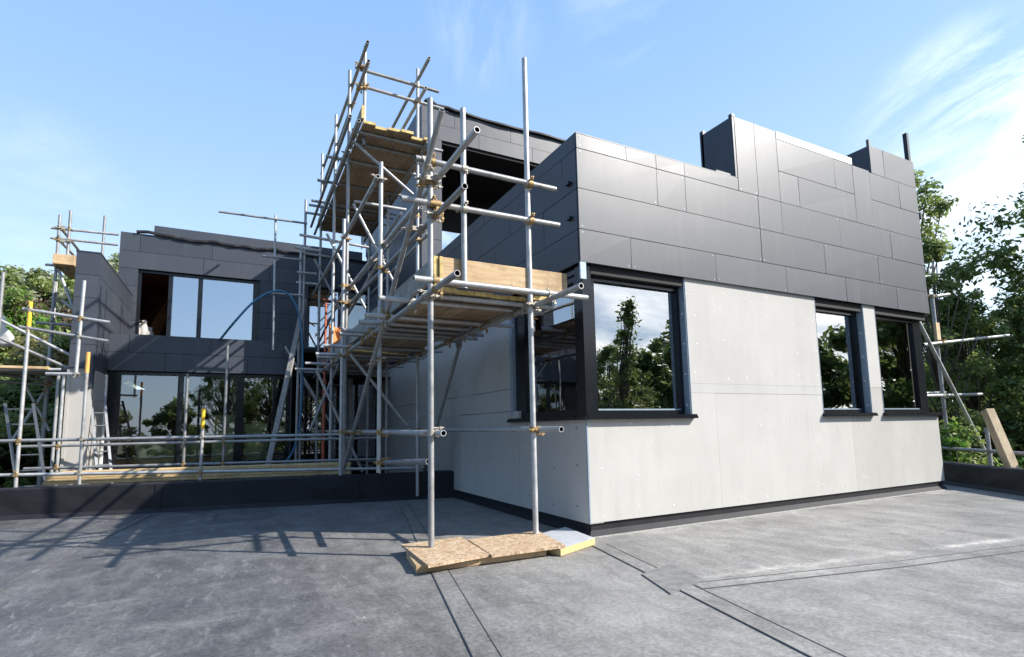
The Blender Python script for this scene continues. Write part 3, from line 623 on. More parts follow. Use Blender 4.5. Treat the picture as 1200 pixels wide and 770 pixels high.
# ------------------------------------------------------------------ scaffolding
RT = .032
coups = []
class Scaf:
    def __init__(s, name, loc, label, rt=RT): s.e = empty(name, loc, label, 'scaffold'); s.t = []; s.rt = rt; s.nc = 0
    def add(s, kind, p, q, sleeve=None, rt=None):
        p, q = Vector(p), Vector(q); m = MB(); m.tube(p, q, rt or s.rt)
        o = m.build(kind, [M['tube'], M['tubein']], s.e); s.t.append((kind, p, q))
        if sleeve:
            ml, ln = sleeve; top = p if p.z > q.z else q; bot = q if p.z > q.z else p; d = (bot-top).normalized()
            m = MB(); m.tube(top-d*.004, top+d*ln, (rt or s.rt)*1.12, mib=0); m.build('plastic_sleeve', M[ml], o)
        return o
    def couple(s, maxn=95):
        pts = []
        for i, (ka, a, b) in enumerate(s.t):
            for kb, c, d in s.t[i+1:]:
                u, v, w0 = b-a, d-c, a-c; A, B, C_, D_, E_ = u.dot(u), u.dot(v), v.dot(v), u.dot(w0), v.dot(w0); den = A*C_-B*B
                if den < 1e-4*A*C_ + 1e-9: continue
                sc = (B*E_-C_*D_)/den; tc = (A*E_-B*D_)/den
                if not (-.02 < sc < 1.02 and -.02 < tc < 1.02): continue
                P, Q = a+u*sc, c+v*tc
                if (P-Q).length < .17: pts.append((P, Q, u.normalized(), v.normalized()))
        pts.sort(key=lambda t_: (t_[0]-Vector((0, 0, EYE))).length)
        for P, Q, u, v in pts[:maxn]:
            m = MB(); r_ = s.rt
            m.tube(P-u*.032, P+u*.032, r_*1.3, 10, 0, False); m.tube(Q-v*.032, Q+v*.032, r_*1.3, 10, 0, False)
            n_ = u.cross(v).normalized(); c_ = (P+Q)/2; m.bar(P, Q if (Q-P).length > .01 else P+n_*.05, .045, .05)
            k = (P-c_) if (P-c_).length > .01 else n_*.03
            k = k.normalized()*r_*1.25
            sd = v*(.055 if random.random() < .5 else -.055)
            m.tube(P+sd-k*1.2, P+sd+k*2.1, .010, 6, 0, False); m.bar(P+sd+k*.9, P+sd+k*1.5, .03, .03); m.bar(P+sd*.6-k*.3, P+sd*1.2-k*.3, .03, .025)
            sd = u*(.055 if random.random() < .5 else -.055); m.tube(Q+sd-k*2.1, Q+sd+k*1.2, .010, 6, 0, False); m.bar(Q+sd-k*1.5, Q+sd-k*.9, .03, .03)
            m.build('coupler', M['rust'] if random.random() < .55 else M['coup'], s.e)
        s.nc = len(pts)
XO, XI = 1.82, 3.055
S = Scaf('tube_scaffold', (2.4, 9, 0), 'tall tube and coupler scaffold with two timber decks along the shaded side of the house')
# standards
S.add('standard', (XO, 5.40, .10), (XO, 5.40, 5.0)); S.add('standard', (XI, 5.40, .10), (3.05, 5.40, 5.88))
S.add('standard', (2.20, 5.36, 2.84), (2.20, 5.36, 4.96))
S.add('standard', (XO, 7.70, .70), (XO, 7.70, 5.33))
for y, zt in ((10.46, 8.60), (12.15, 8.58), (14.38, 8.72)): S.add('standard', (XO, y, .06), (XO, y, zt))
S.add('standard', (XO-.08, 10.36, .06), (XO-.08, 10.36, 5.4)); 
for y, zt in ((9.85, 8.62), (12.2, 6.9), (14.2, 6.9)): S.add('standard', (XI, y, .06), (XI, y, zt))
P = at(428, 55, 1, 9.8); Q = at(427, 143, 1, 9.8); S.add('standard', (P.x, 9.8, 6.7), (P.x, 9.8, P.z)); xpo = P.x
for px_, pyt, pyb in ((358.5, 234, 552), (353, 288, 552)):
    a = at(px_, pyt, 1, 14.05); S.add('standard', (a.x, 14.05, .06), a)
a = at(323, 252, 1, 14.0); b = at(320, 410, 1, 14.0); S.add('standard', b, a, rt=.026)
for x0, y0, x1, y1 in ((256, 248, 360, 262), (307, 300, 354, 304.5), (314, 343.5, 354, 346)):
    S.add('ledger', at(x0, y0, 1, 13.95), at(x1, y1, 1, 13.95), rt=.026)
# lower lift ledgers and guard rails, along the wall
S.add('ledger', (1.76, 4.46, 2.72), (1.76, 15, 2.72)); S.add('ledger', (3.12, 4.44, 2.74), (3.12, 15, 2.74))
S.add('guard_rail', (1.88, 4.24, 4.03), (1.88, 10.7, 4.08)); S.add('guard_rail', (1.88, 4.55, 3.62), (1.88, 10.7, 3.75))
S.add('ledger', (1.88, 5.18, 1.255), (1.88, 14.6, 1.30)); S.add('ledger', (3.12, 4.9, 1.27), (3.12, 14.8, 1.30))
S.add('ledger', at(502, 541, 0, 1.9), at(448, 542, 0, 1.9)); S.add('ledger', (3.12, 10.0, .55), (3.12, 14.6, .5))
# front guard rails
S.add('guard_rail', at(487, 185, 1, 5.33), at(651, 222, 1, 5.33)); S.add('guard_rail', at(470, 232, 1, 5.33), at(655, 264, 1, 5.33))
# transoms of the lower deck
for (px_, py_), x1, z in (((485, 326), 3.62, 2.80), ((444, 349), 3.55, 2.79), ((428, 369), 3.60, 2.79), ((421, 377), 3.3, 2.79), ((400, 387), 3.55, 2.79), ((398, 391), 3.3, 2.79)):
    a = at(px_, py_, 2, z); S.add('transom', a, (x1, a.y, z))
for y, x0 in ((5.62, 2.0), (7.75, 1.7), (9.7, 1.32), (10.8, 1.32), (11.3, 1.4), (12.4, 1.3), (13.6, 1.2), (14.3, 1.4)): S.add('transom', (x0, y, 2.79), (3.5, y, 2.79))
# mid lift
for (x0, y0), (x1, y1), y in (((415, 236), (476, 246), 10.52), ((351, 275), (432, 290), 12.2), ((346, 290), (376, 294), 12.9), ((356, 297), (402, 303), 13.6), ((348, 319), (371, 321), 13.9), ((347, 331), (372, 333), 14.1)):
    S.add('transom', at(x0, y0, 1, y), at(x1, y1, 1, y))
S.add('ledger', (XO-.07, 7.6, 5.05), (XO-.07, 15.0, 5.0)); S.add('ledger', (XI+.07, 9.4, 5.0), (XI+.07, 14.8, 4.95))
# upper deck
S.add('ledger', (XO-.06, 9.15, 6.78), (XO-.06, 15.2, 6.75)); S.add('ledger', (XI+.06, 9.35, 6.80), (XI+.06, 15.2, 6.75)); S.add('ledger', (1.62, 9.2, 6.86), (1.62, 14.8, 6.80))
for px_, py_ in ((382, 183), (372, 211), (365, 235), (362, 240), (358, 249)):
    a = at(px_, py_, 2, 6.84); S.add('transom', a, (3.5, a.y, 6.84))
S.add('transom', (1.75, 9.62, 6.84), (3.5, 9.62, 6.84)); S.add('transom', (1.75, 10.05, 6.84), (3.5, 10.05, 6.84))
S.add('guard_rail', (XO+.06, 9.05, 8.27), (XO+.06, 15.0, 8.45)); S.add('guard_rail', (XO+.06, 8.96, 7.84), (XO+.06, 15.0, 7.95))
S.add('guard_rail', (XI, 9.10, 8.37), (XI, 13.4, 8.43)); S.add('guard_rail', (XI, 9.32, 7.89), (XI, 13.4, 7.95))
S.add('guard_rail', at(421, 81, 1, 9.86), at(514, 107.5, 1, 9.86)); S.add('guard_rail', at(421, 100, 1, 9.86), at(520, 128, 1, 9.86))
# braces
a = at(518, 129, 0, 1.73); b = at(403, 548, 0, 1.73); S.add('brace', a, b)
for (x0, y0), (x1, y1), y in (((413, 165), (484, 228), 9.78), ((414, 239), (462, 332), 10.4), ((383, 274), (428, 361), 12.07), ((368.6, 304), (405, 374), 14.3),
                              ((408.6, 413), (477, 498), 9.8), ((371, 434), (425, 553), 12.0), ((356, 447), (392, 503), 14.25), ((415, 385), (363, 505), 12.3), ((334, 406), (372, 470), 14.0)):
    S.add('brace', at(x0, y0, 1, y), at(x1, y1, 1, y), rt=.03)
S.add('brace', at(543, 389, 0, 3.30), at(497, 553, 0, 3.30), rt=.03); S.add('standard', (3.32, 9.9, .06), (3.32, 9.9, 2.7), rt=.028)
for (x0, y0), (x1, y1) in (((412, 262), (378, 330)), ((448, 300), (398, 385)), ((405, 335), (365, 420))):
    S.add('brace', at(x0, y0, 0, 2.0), at(x1, y1, 0, 2.0), rt=.028)
for (x0, y0), (x1, y1) in (((494, 243), (420, 330)), ((470, 250), (408, 345))): S.add('brace', at(x0, y0, 0, 3.0), at(x1, y1, 0, 3.0), rt=.026)
S.couple(92)

# boards: things that lie on the scaffold
def board(a, b, mt, label, group=None, bands=(True, False), cat='scaffold board', name='scaffold_board'):
    x0, y0, z0 = a; x1, y1, z1 = b; m = MB(); m.box(a, b)
    o = m.build(name, M[mt], bevel=.006)
    tag(o, label, cat, group)
    ax = 0 if abs(x1-x0) > abs(y1-y0) else 1
    bm = MB(); e = .003; L = .035
    for k, on in enumerate(bands):
        if not on: continue
        lo = [min(a[i], b[i])-e for i in range(3)]; hi = [max(a[i], b[i])+e for i in range(3)]
        if k == 0: hi[ax] = lo[ax]+L
        else: lo[ax] = hi[ax]-L
        bm.box(lo, hi)
    if any(bands):
        c_ = bm.build('end_band', M['bandY'], None, origin=o.location); c_.parent = o; c_.location = (0, 0, 0)
    return o
ZD = 2.83
for k in range(5):
    x0 = 1.93+k*.235; y0 = 5.50+.03*(k % 2)+.02*k
    board((x0, y0, ZD), (x0+.225, 10.2+.1*k, ZD+.04), 'boardY', 'worn scaffold board lying in the near run of the lower deck', 'boards of the lower deck')
    board((x0, 10.45+.05*k, ZD), (x0+.225, 14.9, ZD+.04), 'boardY', 'worn scaffold board lying in the far run of the lower deck', 'far boards of the lower deck')
board((3.125, 5.45, ZD), (3.35, 8.3, ZD+.04), 'boardY', 'short inside scaffold board of the lower deck nearest the window wall', None)
board((1.93, 5.405, 2.935), (3.59, 5.445, 3.185), 'boardX', 'pale fresh toe board closing the near end of the lower deck', None, (True, False), 'toe board', 'toe_board')
board((1.87, 5.43, 2.935), (1.91, 14.6, 3.19), 'boardG', 'long weathered grey toe board along the outer edge of the lower deck', None, (True, False), 'toe board', 'toe_board')
board((2.0, 5.40, 2.895), (3.25, 5.55, 2.932), 'boardX', 'yellow-edged board lying flat under the near toe board of the lower deck', None, (True, True))
ZD2 = 6.875
for k in range(6):
    x0 = 1.88+k*.235; y0 = 9.30+(.03, .12, .06, .02, .18, .1)[k]
    board((x0, y0, ZD2), (x0+.225, 15.2, ZD2+.045), 'boardY', 'brown scaffold board seen from below in the top deck', 'boards of the top deck')
board((1.835, 9.28, 6.93), (1.875, 15.2, 7.17), 'boardG', 'weathered toe board on edge along the outside of the top deck', None, (True, False), 'toe board', 'toe_board')
board((2.05, 9.92, 6.93), (3.3, 9.96, 7.06), 'boardX', 'pale toe board across the near end of the top deck', None, (False, False), 'toe board', 'toe_board')

# edge rail behind the left parapet
rail = Scaf('edge_rail', U(3.5, .6), 'double row of galvanised tube rails standing behind the left parapet', .028)
pA, pB = U(0, .42), U(0, 1.7)
A = lambda x, y: onp(x, y, pA, un); B = lambda x, y: onp(x, y, pB, un)
rail.add('rail', A(-60, 518), A(444, 508.5)); rail.add('rail', A(-60, 558), A(503, 548))
rail.add('rail', B(25, 523.5), B(442, 513)); rail.add('rail', B(28, 549.5), B(442, 538))
def post(pl_, px_t, py_t, px_b, sleeve=None):
    t_ = pl_(px_t, py_t); rail.add('post', (t_.x, t_.y, .05), t_, sleeve)
post(A, 238.5, 479, 236, ('yellow', .36)); post(A, 103.5, 413, 93, ('orange', .36)); post(A, 36, 354, 25, ('yellow', .5))
post(A, 4, 319, -3); post(B, 220, 438, 217); post(B, 267, 404, 263); post(B, 75, 437, 67)
a = A(99, 329); b = A(89, 438); rail.add('post', b, a); 
rail.add('rail', A(27, 362), A(129, 378)); rail.add('rail', A(23, 383), A(127, 400)); rail.add('rail', A(54, 438), A(93, 438.5))
rail.couple(40)
# left scaffold beside the fin wall
LS = Scaf('tube_scaffold', (-4.4, 14, 0), 'tube scaffold with a high yellow-edged deck behind the fin wall at the far left', .03)
F = lambda x, y: at(x, y, 1, 14.6); F2 = lambda x, y: at(x, y, 1, 16.0)
def vpost(fn, px_, py_, z0=-.1): t_ = fn(px_, py_); LS.add('standard', (t_.x, t_.y, z0), t_)
vpost(F, 70.5, 252); vpost(F, 83, 247, 4.9); vpost(F2, 123, 253, 3.0); vpost(F2, 66, 330)
for fn, p, q in ((F, (60, 267), (139, 275)), (F, (59, 278.5), (138, 287)), (F, (53, 310), (74, 312)), (F, (42, 378), (85, 381))): LS.add('rail', fn(*p), fn(*q))
for (x0, y0), (x1, y1) in (((72, 268), (92, 293)), ((70, 282), (88, 301))): LS.add('rail', F(x0, y0), F2(x1, y1))
LS.add('brace', F(68, 315), F(86, 361)); LS.add('brace', F(72, 352), F(88, 364))
LS.couple(30)
a = F(66, 313); b = F(91, 315); board((a.x, 14.3, a.z), (b.x, 15.6, a.z+.22), 'boardX', 'deck and toe boards of the high platform behind the fin wall', None, (False, False), 'scaffold deck', 'scaffold_deck')
# loading deck at the far left
LD = Scaf('tube_scaffold', (-5.2, 13.4, 0), 'low tube scaffold with a board deck and sloping dark rails at the left edge', .028)
F = lambda x, y: at(x, y, 1, 13.3); F2 = lambda x, y: at(x, y, 1, 14.4)
for fn, px_, py_ in ((F, 69, 437), (F2, 60, 395), (F2, 55, 440)):
    t_ = fn(px_, py_); LD.add('standard', (t_.x, t_.y, -.1), t_)
LD.add('ledger', F(-40, 433), F(72, 433)); LD.add('ledger', F2(-40, 444), F2(70, 452)); LD.add('ledger', F2(-30, 436), F2(78, 448))
LD.add('rail', F(-8, 371), F(84, 417)); LD.add('rail', F(-8, 393), F(84, 433))
LD.add('brace', F2(57, 452), F2(15, 515)); LD.add('brace', F2(30, 452), F2(58, 505))
LD.couple(20)
a = F(-60, 429); b = F(58, 426)
board((a.x, 13.2, a.z-.02), (b.x, 13.42, a.z+.03), 'boardX', 'pale board on the front edge of the low left deck', None, (False, True))
board((a.x, 13.45, a.z-.02), (b.x+.3, 14.6, a.z+.03), 'boardG', 'grey board decking of the low left scaffold', None, (False, False), 'scaffold deck', 'scaffold_deck')
# scaffold past the right-hand end of the house
RS = Scaf('tube_scaffold', (12.6, 6.5, 0), 'tube scaffold beyond the right end of the house, braced down to the parapet', .036)
F = lambda x, y: at(x, y, 1, 6.3); FN = lambda x, y: at(x, y, 0, 12.9)
a = F(1092, 345); RS.add('standard', (a.x, 6.3, -1), (a.x, 6.3, a.z))
a = at(1074, 372, 1, 5.9); b = at(1160, 540, 1, 5.9); RS.add('brace', a, b)
RS.add('ledger', F(1084, 406), F(1118, 401)); RS.add('ledger', at(1082, 404, 1, 6.2), at(1182, 393, 1, 6.2)); RS.add('ledger', F(1080, 464), F(1150, 462)); RS.add('ledger', at(1083, 461, 1, 6.6), at(1108, 460, 1, 6.6))
RS.add('ledger', at(1083, 349, 1, 6.4), at(1112, 345, 1, 6.4)); RS.add('ledger', at(1083, 325, 1, 7.5), at(1105, 320, 1, 7.5))
pR = RA+rn*.75; RR = lambda x, y: onp(x, y, pR, rn)
RS.add('rail', RR(1098, 524.5), RR(1260, 536)); a = RR(1156, 501); RS.add('standard', (a.x, a.y, -.5), a)
RS.couple(20)
m = MB(); a = F(1093, 385); m.box((a.x-.06, 6.2, a.z-.28), (a.x+.10, 6.26, a.z+.12)); tag(m.build('timber_offcut', M['pineZ'], bevel=.004), 'small timber offcut tied to the scaffold beyond the right end of the house', 'offcut')
m = MB(); a = RR(1180, 480)+rn*(-.35); b = RR(1216, 560)+rn*(-.35); m.bar(a, b, .15, .15); tag(m.build('timber_post', M['pineZ'], bevel=.006), 'square pale timber post leaning over the right parapet', 'timber post')

# ------------------------------------------------------------------ loose things
def sheet(pts_px, z0, z1, mats, name, label, cat, mtop=None, group=None):
    m = MB(); ps = [at(x, y, 2, z1) for x, y in pts_px]; m.prism([(p.x, p.y) for p in ps], z0, z1, 0, mtop); return tag(m.build(name, mats), label, cat, group)
sheet([(476, 646), (488, 663.5), (572, 652), (640, 643), (600, 628), (548, 634)], .006, .072, [M['boardX'], M['boardX']], 'timber_pad', 'timber packing pad lying flat under the two OSB offcuts', 'timber pad', 1)
sheet([(634, 625), (662.6, 617.5), (697, 630.5), (657, 643.5), (640, 640)], .006, .075, [M['foam'], M['foil']], 'insulation_slab', 'foil-faced yellow foam offcut at the foot of the wall corner', 'insulation slab', 1)
sheet([(470, 637.8), (540, 629), (573.5, 649.5), (502, 662.5)], .074, .098, [M['osb']], 'osb_sheet', 'OSB offcut under the outer foot of the scaffold', 'board offcut')
sheet([(548.5, 632), (630.5, 622), (662.6, 639), (576.5, 650.6)], .077, .101, [M['osb']], 'osb_sheet', 'OSB offcut beside the wall corner, under the inner foot of the scaffold', 'board offcut')
# timber stack behind the parapet, on bearers
pS = U(0, 1.0); ZST = onp(220, 550, pS, un).z-.16
for k in range(4):
    for j in range(2):
        p = A(98+6*(k % 2), 560); q = A(345, 540); m = MB(); z = ZST+k*.055
        a = U(7.35-.03*k, .95+j*.21, z); b = U(2.2+.1*j, .95+j*.21, z); m.bar(a, b, .2, .05); tag(m.build('timber_plank', M['pine'], bevel=.004), 'yellow pine plank in the low stack behind the left parapet', 'plank', 'pine planks stacked behind the parapet')
# raise the pile so its top shows above the parapet: trestle packs
for i, t_ in enumerate((3.0, 6.6)):
    m = MB(); m.bar(U(t_, .82, (.06+ZST-.028)/2), U(t_, 1.36, (.06+ZST-.028)/2), .12, ZST-.088); tag(m.build('timber_bearer', M['pine']), 'short bearer under the %s end of the pine plank stack' % ('right', 'left')[i], 'bearer')
# blue hose
P_ = [at(x, y, 1, 13.8) for x, y in ((258, 398), (276, 376), (297, 354), (318, 342), (335, 343), (347, 358), (353, 385), (354.5, 430), (352, 490), (345, 525), (332, 545))]
P_[0] = at(258, 398, 1, 14.35)
P_.append(Vector((P_[-1].x-.4, 13.6, .09))); m = MB(); m.sweep(spline(P_, 6), .026, 8); tag(m.build('hose', M['hose']), 'blue hose arching from the balcony down past the scaffold', 'hose')
m = MB(); a = at(357, 352, 1, 14.2); b = at(309, 535, 1, 12.6); m.bar(a, (b.x, b.y, .07), .12, .06); tag(m.build('leaning_plank', M['boardG'], bevel=.004), 'long grey plank leaning against the cladding of the rear wing', 'plank')
# red props
for k, (px_, pt, z0, lb) in enumerate(((382, 352, .06, 'tall red oxide steel prop among the scaffold legs'), (403, 432, .06, 'shorter red oxide steel prop beside the ladder in the scaffold'))):
    y = 12.9-.7*k; a = at(px_, pt, 1, y); e = empty('steel_prop', (a.x, y, z0), lb, 'prop'); zc = z0+(a.z-z0)*.55
    m = MB(); m.tube((a.x, y, z0+.01), (a.x, y, zc), .034, 10, 0, False); m.tube((a.x, y, zc-.06), (a.x, y, zc+.06), .05, 10, 0, False); m.build('outer_tube', M['redpaint'], e)
    m = MB(); m.tube((a.x, y, zc+.06), (a.x, y, a.z), .024, 10, 0, False); m.build('inner_tube', M['redpaint'], e)
    m = MB(); m.box((a.x-.08, y-.08, z0), (a.x+.08, y+.08, z0+.01)); m.box((a.x-.08, y-.08, a.z), (a.x+.08, y+.08, a.z+.01)); m.build('plate', M['redpaint'], e)
m = MB(); a = at(388, 384, 1, 12.6); pts = []
for i in range(9):
    for j in range(7): pts.append((a.x-.05+i*.055, 12.6+.05*math.sin(i*1.3+j*.8), 3.02+j*.12*(1-.03*i)))
m.add(pts, [(i*7+j, (i+1)*7+j, (i+1)*7+j+1, i*7+j+1) for i in range(8) for j in range(6)], 0, True); o = m.build('orange_sheet', M['orangesheet']); so = o.modifiers.new('t', 'SOLIDIFY'); so.thickness = .02
tag(o, 'crumpled orange sheet hung on the far part of the lower deck', 'sheet')
# ladders
def ladder(a, b, w, side, label, nr=11):
    a, b = Vector(a), Vector(b); sd = Vector(side).normalized()*w/2; e = empty('ladder', a, label, 'ladder')
    for s_ in (-1, 1): m = MB(); m.bar(a+sd*s_, b+sd*s_, .022, .045, 0, Vector(side)); m.build('stile', M['alu'], e)
    for k in range(nr): c_ = a.lerp(b, (k+.6)/nr); m = MB(); m.tube(c_-sd, c_+sd, .015, 8, 0, False); m.build('rung', M['alu'], e)
b = at(111, 463, 1, 13.35); a = at(131, 549, 1, 13.0); ladder((a.x, 12.7, .07), (b.x, 13.6, b.z), .22, (1, .35, 0), 'short aluminium ladder leaning against the pale base of the fin wall', 8)
a = A(22, 575)+un*.5; b = A(-14, 470)+un*.8; ladder((a.x, a.y, .0), b, .38, (1, .1, 0), 'aluminium ladder sloping out of view at the left edge behind the rails', 7)
a = at(397, 560, 1, 13.6); b = at(397, 390, 1, 13.9); ladder((a.x, 13.2, .07), b, .36, (1, 0, 0), 'steel access ladder standing inside the tall scaffold', 12)
# rubble and dust sheet at the left edge
p = F(0, 0); a = at(2, 385, 1, 15.5); m = MB(); pts = []
for i in range(8):
    for j in range(8): pts.append((a.x-.5+i*.07*(1+.06*j)+.03*math.sin(j*1.7), 15.5+.05*math.sin(i*1.1+j)+.04*j, a.z+.28-j*.09+.03*math.sin(i*2.1)))
m.add(pts, [(i*8+j, (i+1)*8+j, (i+1)*8+j+1, i*8+j+1) for i in range(7) for j in range(7)], 0, True); o = m.build('dust_sheet', M['white']); so = o.modifiers.new('t', 'SOLIDIFY'); so.thickness = .015
tag(o, 'white dust sheet hanging over the sloping rails at the left edge', 'sheet')

# ------------------------------------------------------------------ vegetation
def leaf_mesh(name, mats, n, clumps, csize, leaf, flat=1.0, weights=None):
    """crown of single leaves: clumps = list of (centre, radius)"""
    k = len(clumps); idx = rng.integers(0, k, n); C = np.array([c for c, _ in clumps])[idx]; Rr_ = np.array([r_ for _, r_ in clumps])[idx]
    d = rng.normal(size=(n, 3)); d /= np.linalg.norm(d, axis=1)[:, None]; rad = Rr_*(rng.random(n)**.62)
    d[:, 2] *= flat; pos_ = C+d*rad[:, None]
    nrm = rng.normal(size=(n, 3)); nrm[:, 2] = np.abs(nrm[:, 2])+.35; nrm += d*.6; nrm /= np.linalg.norm(nrm, axis=1)[:, None]
    t_ = np.cross(nrm, rng.normal(size=(n, 3))); t_ /= np.linalg.norm(t_, axis=1)[:, None]; b_ = np.cross(nrm, t_)
    s_ = leaf*(.45+1.05*rng.random(n)**1.4)[:, None]
    v = np.stack([pos_-t_*s_, pos_+b_*s_*.5-t_*s_*.1, pos_+t_*s_-nrm*s_*.25, pos_-b_*s_*.5-t_*s_*.1], 1).reshape(-1, 3)
    me = bpy.data.meshes.new(name); me.vertices.add(4*n); me.vertices.foreach_set('co', v.astype(np.float32).ravel())
    me.loops.add(4*n); me.loops.foreach_set('vertex_index', np.arange(4*n, dtype=np.int32)); me.polygons.add(n)
    me.polygons.foreach_set('loop_start', np.arange(0, 4*n, 4, dtype=np.int32)); me.polygons.foreach_set('loop_total', np.full(n, 4, np.int32))
    for m_ in mats: me.materials.append(m_)
    if len(mats) > 1:
        ci = rng.random(k) < .35; me.polygons.foreach_set('material_index', ci[idx].astype(np.int32))
    me.update(); me.validate(); return me
def make_tree(h, cr, base, nclump, nleaf, leaf, mats, shape=1.0, trunk_r=.16, name='tree'):
    """returns (trunk mesh, crown mesh) with the foot at the origin"""
    cl = []; tm = MB(); top = h*.9
    bend = rng.normal(size=2)*.04*h
    tp = [Vector((bend[0]*(t_**2), bend[1]*(t_**2), top*t_)) for t_ in np.linspace(0, 1, 7)]
    tm.sweep(tp, [trunk_r*(1-.85*t_)+.012 for t_ in np.linspace(0, 1, 7)], 8)
    for i in range(nclump):
        t_ = rng.random()**.8; z = base+(h-base)*t_; prof = math.sin(math.pi*min(1, (.16+.84*t_)))**.7 if shape >= 1 else (1-t_)**.6
        a_ = rng.random()*2*math.pi; rr = cr*prof*math.sqrt(rng.random())*(.75+.45*rng.random())
        c_ = np.array([math.cos(a_)*rr+bend[0]*t_, math.sin(a_)*rr+bend[1]*t_, z]); cl.append((c_, cr*(.09+.19*rng.random()**1.5)))
        if i % 3 < 2:
            s0 = Vector((bend[0]*(t_*.6)**2, bend[1]*(t_*.6)**2, max(.15*h, z*.66))); c2 = Vector(c_); mid = (s0+c2)/2+Vector((0, 0, -.06*h*rng.random()))
            tm.sweep([s0, mid, c2], [trunk_r*.35, trunk_r*.2, .012], 5)
    return tm, leaf_mesh('crown', mats, nleaf, cl, None, leaf, .8)
def plant(tm, cm, loc, sc, rz, name, label, cat, group=None, trunk_mesh=[None]):
    e = empty(name, loc, label, cat, group); e.scale = (sc, sc, sc); e.rotation_euler = (0, 0, rz)
    for nm, me in (('trunk', tm), ('crown', cm)):
        o = bpy.data.objects.new(nm, me); COL.objects.link(o); o.parent = e
    return e
def tmesh(tm):
    me = bpy.data.meshes.new('trunk'); me.from_pydata([tuple(v) for v in tm.v], [], tm.f); me.materials.append(M['bark']); me.polygons.foreach_set('use_smooth', [True]*len(tm.f)); return me
def kind(*a, **k): tm, cm = make_tree(*a, **k); return tmesh(tm), cm
K = {}
K['maple'] = kind(9, 2.6, 1.6, 130, 36000, .06, [M['leafdk'], M['leafmid']], trunk_r=.15)
K['maple2'] = kind(8, 2.3, .8, 115, 30000, .058, [M['leafmid'], M['leafdk']], trunk_r=.13)
K['slim'] = kind(9, 1.5, 1.5, 75, 17000, .055, [M['leafmid'], M['leafdk']], trunk_r=.1)
K['willow'] = kind(9, 3.6, 1.2, 90, 12000, .16, [M['leafpale'], M['leafmid']], trunk_r=.2)
K['round'] = kind(4, 2.0, .1, 60, 15000, .065, [M['leafbright'], M['leafmid']], trunk_r=.1)
K['red'] = kind(4, 1.9, .1, 55, 14000, .065, [M['leafred'], M['leafdk']], trunk_r=.1)
K['shrub'] = kind(1.8, 1.0, .02, 50, 12000, .035, [M['leafdk'], M['leafmid']], trunk_r=.04)
K['olive'] = kind(1.4, 1.0, .02, 45, 11000, .026, [M['leafyel'], M['leafmid']], trunk_r=.04)
K['dark'] = kind(9, 3.6, .5, 80, 11000, .20, [M['leafdk'], M['leafmid']], trunk_r=.2)
K['sapling'] = kind(8, 1.5, .8, 130, 4200, .07, [M['leafmid'], M['leafdk']], .5, trunk_r=.06)
def foot(px_, dist): d = ray(px_, 480); d.z = 0; d.normalize(); p = d*dist; return p
def put(k, px_, dist, pyt, label, group, rz, name='tree', cat='tree', zbase=None):
    """tree whose top reaches photo row pyt"""
    p = foot(px_, dist); z0 = ground_h(p.x, p.y) if zbase is None else zbase
    dd = ray(px_, pyt); zt = EYE+dd.z*dist/math.hypot(dd.x, dd.y); hts = dict(slim=9, maple=9, maple2=8, willow=9, round=4, red=4, shrub=1.8, olive=1.4, dark=9, sapling=8)
    return plant(*K[k], (p.x, p.y, z0), (zt-z0)/hts[k], rz, name, label, cat, group)
# right of the house
G1 = 'trees beyond the right end of the house'
put('slim', 1101, 19, 275, 'slender leafy tree tight against the right end of the house, rising above the scaffold ledgers', G1, .3)
put('maple2', 1146, 21, 350, 'broad leafy tree behind the brace of the right scaffold', G1, 1.4)
put('maple2', 1200, 22, 352, 'broad leafy tree at the right edge above the leaning timber post', G1, 2.5)
put('maple', 1338, 23, 90, 'tall tree whose branch hangs in from the right edge against the sky', G1, 4.2)
put('slim', 1063, 24, 200, 'tree behind the house whose leaves just show over the right end of the parapet', G1, 5.0)
put('slim', 985, 28, 174, 'tree whose top leaves poke above the notch in the parapet', G1, 1.0)
put('maple2', 1118, 29, 365, 'tree further back between two nearer ones beyond the right scaffold', G1, 3.1)
put('round', 1122, 15.8, 508, 'yellow-green bush low behind the right parapet by the house end', 'bushes right', .4, 'bush', 'bush')
put('shrub', 1188, 23, 478, 'dark shrub low behind the right parapet beneath the timber post', 'bushes right', 2.4, 'shrub', 'shrub')
put('dark', 1105, 33, 415, 'dark evergreen mass behind the leafy trees on the right', G1, 2.0)
put('dark', 1178, 34, 425, 'dark evergreen further along behind the trees on the right', G1, 4.0)
# left hillside
G2 = 'trees on the left hillside'
for k_, px_, d_, py_, lb, rz in (('willow', 8, 46, 316, 'pale grey-green tree at the left edge of the hillside skyline', .2), ('willow', 48, 44, 322, 'pale grey-green tree in the middle of the left skyline', 1.3), ('willow', 82, 50, 330, 'pale grey-green tree beside the high scaffold on the left', 2.2),
                             ('willow', -40, 44, 305, 'pale tree just beyond the left edge of the picture', 3.3), ('willow', 125, 40, 300, 'tree crown glimpsed between the fin wall and the wing', 4.4)):
    put(k_, px_, d_, py_, lb, G2, rz)
put('round', 18, 30, 346, 'round bright green bush on the left hillside', 'left bushes', .7, 'bush', 'bush')
put('red', 58, 31, 352, 'brownish red shrub on the hillside behind the left rails', 'left bushes', 1.9, 'bush', 'bush')
put('red', 86, 29, 365, 'brown-leaved bush beside the fin wall', 'left bushes', 3.0, 'bush', 'bush')
put('olive', 45, 24, 390, 'olive yellow bush on the bank above the low left deck', 'left bushes', .1, 'bush', 'bush')
put('olive', 12, 23, 400, 'low olive bush by the dust sheet at the left edge', 'left bushes', 1.2, 'bush', 'bush')
put('olive', 72, 23, 398, 'olive bush close to the fin wall on the left bank', 'left bushes', 2.3, 'bush', 'bush')
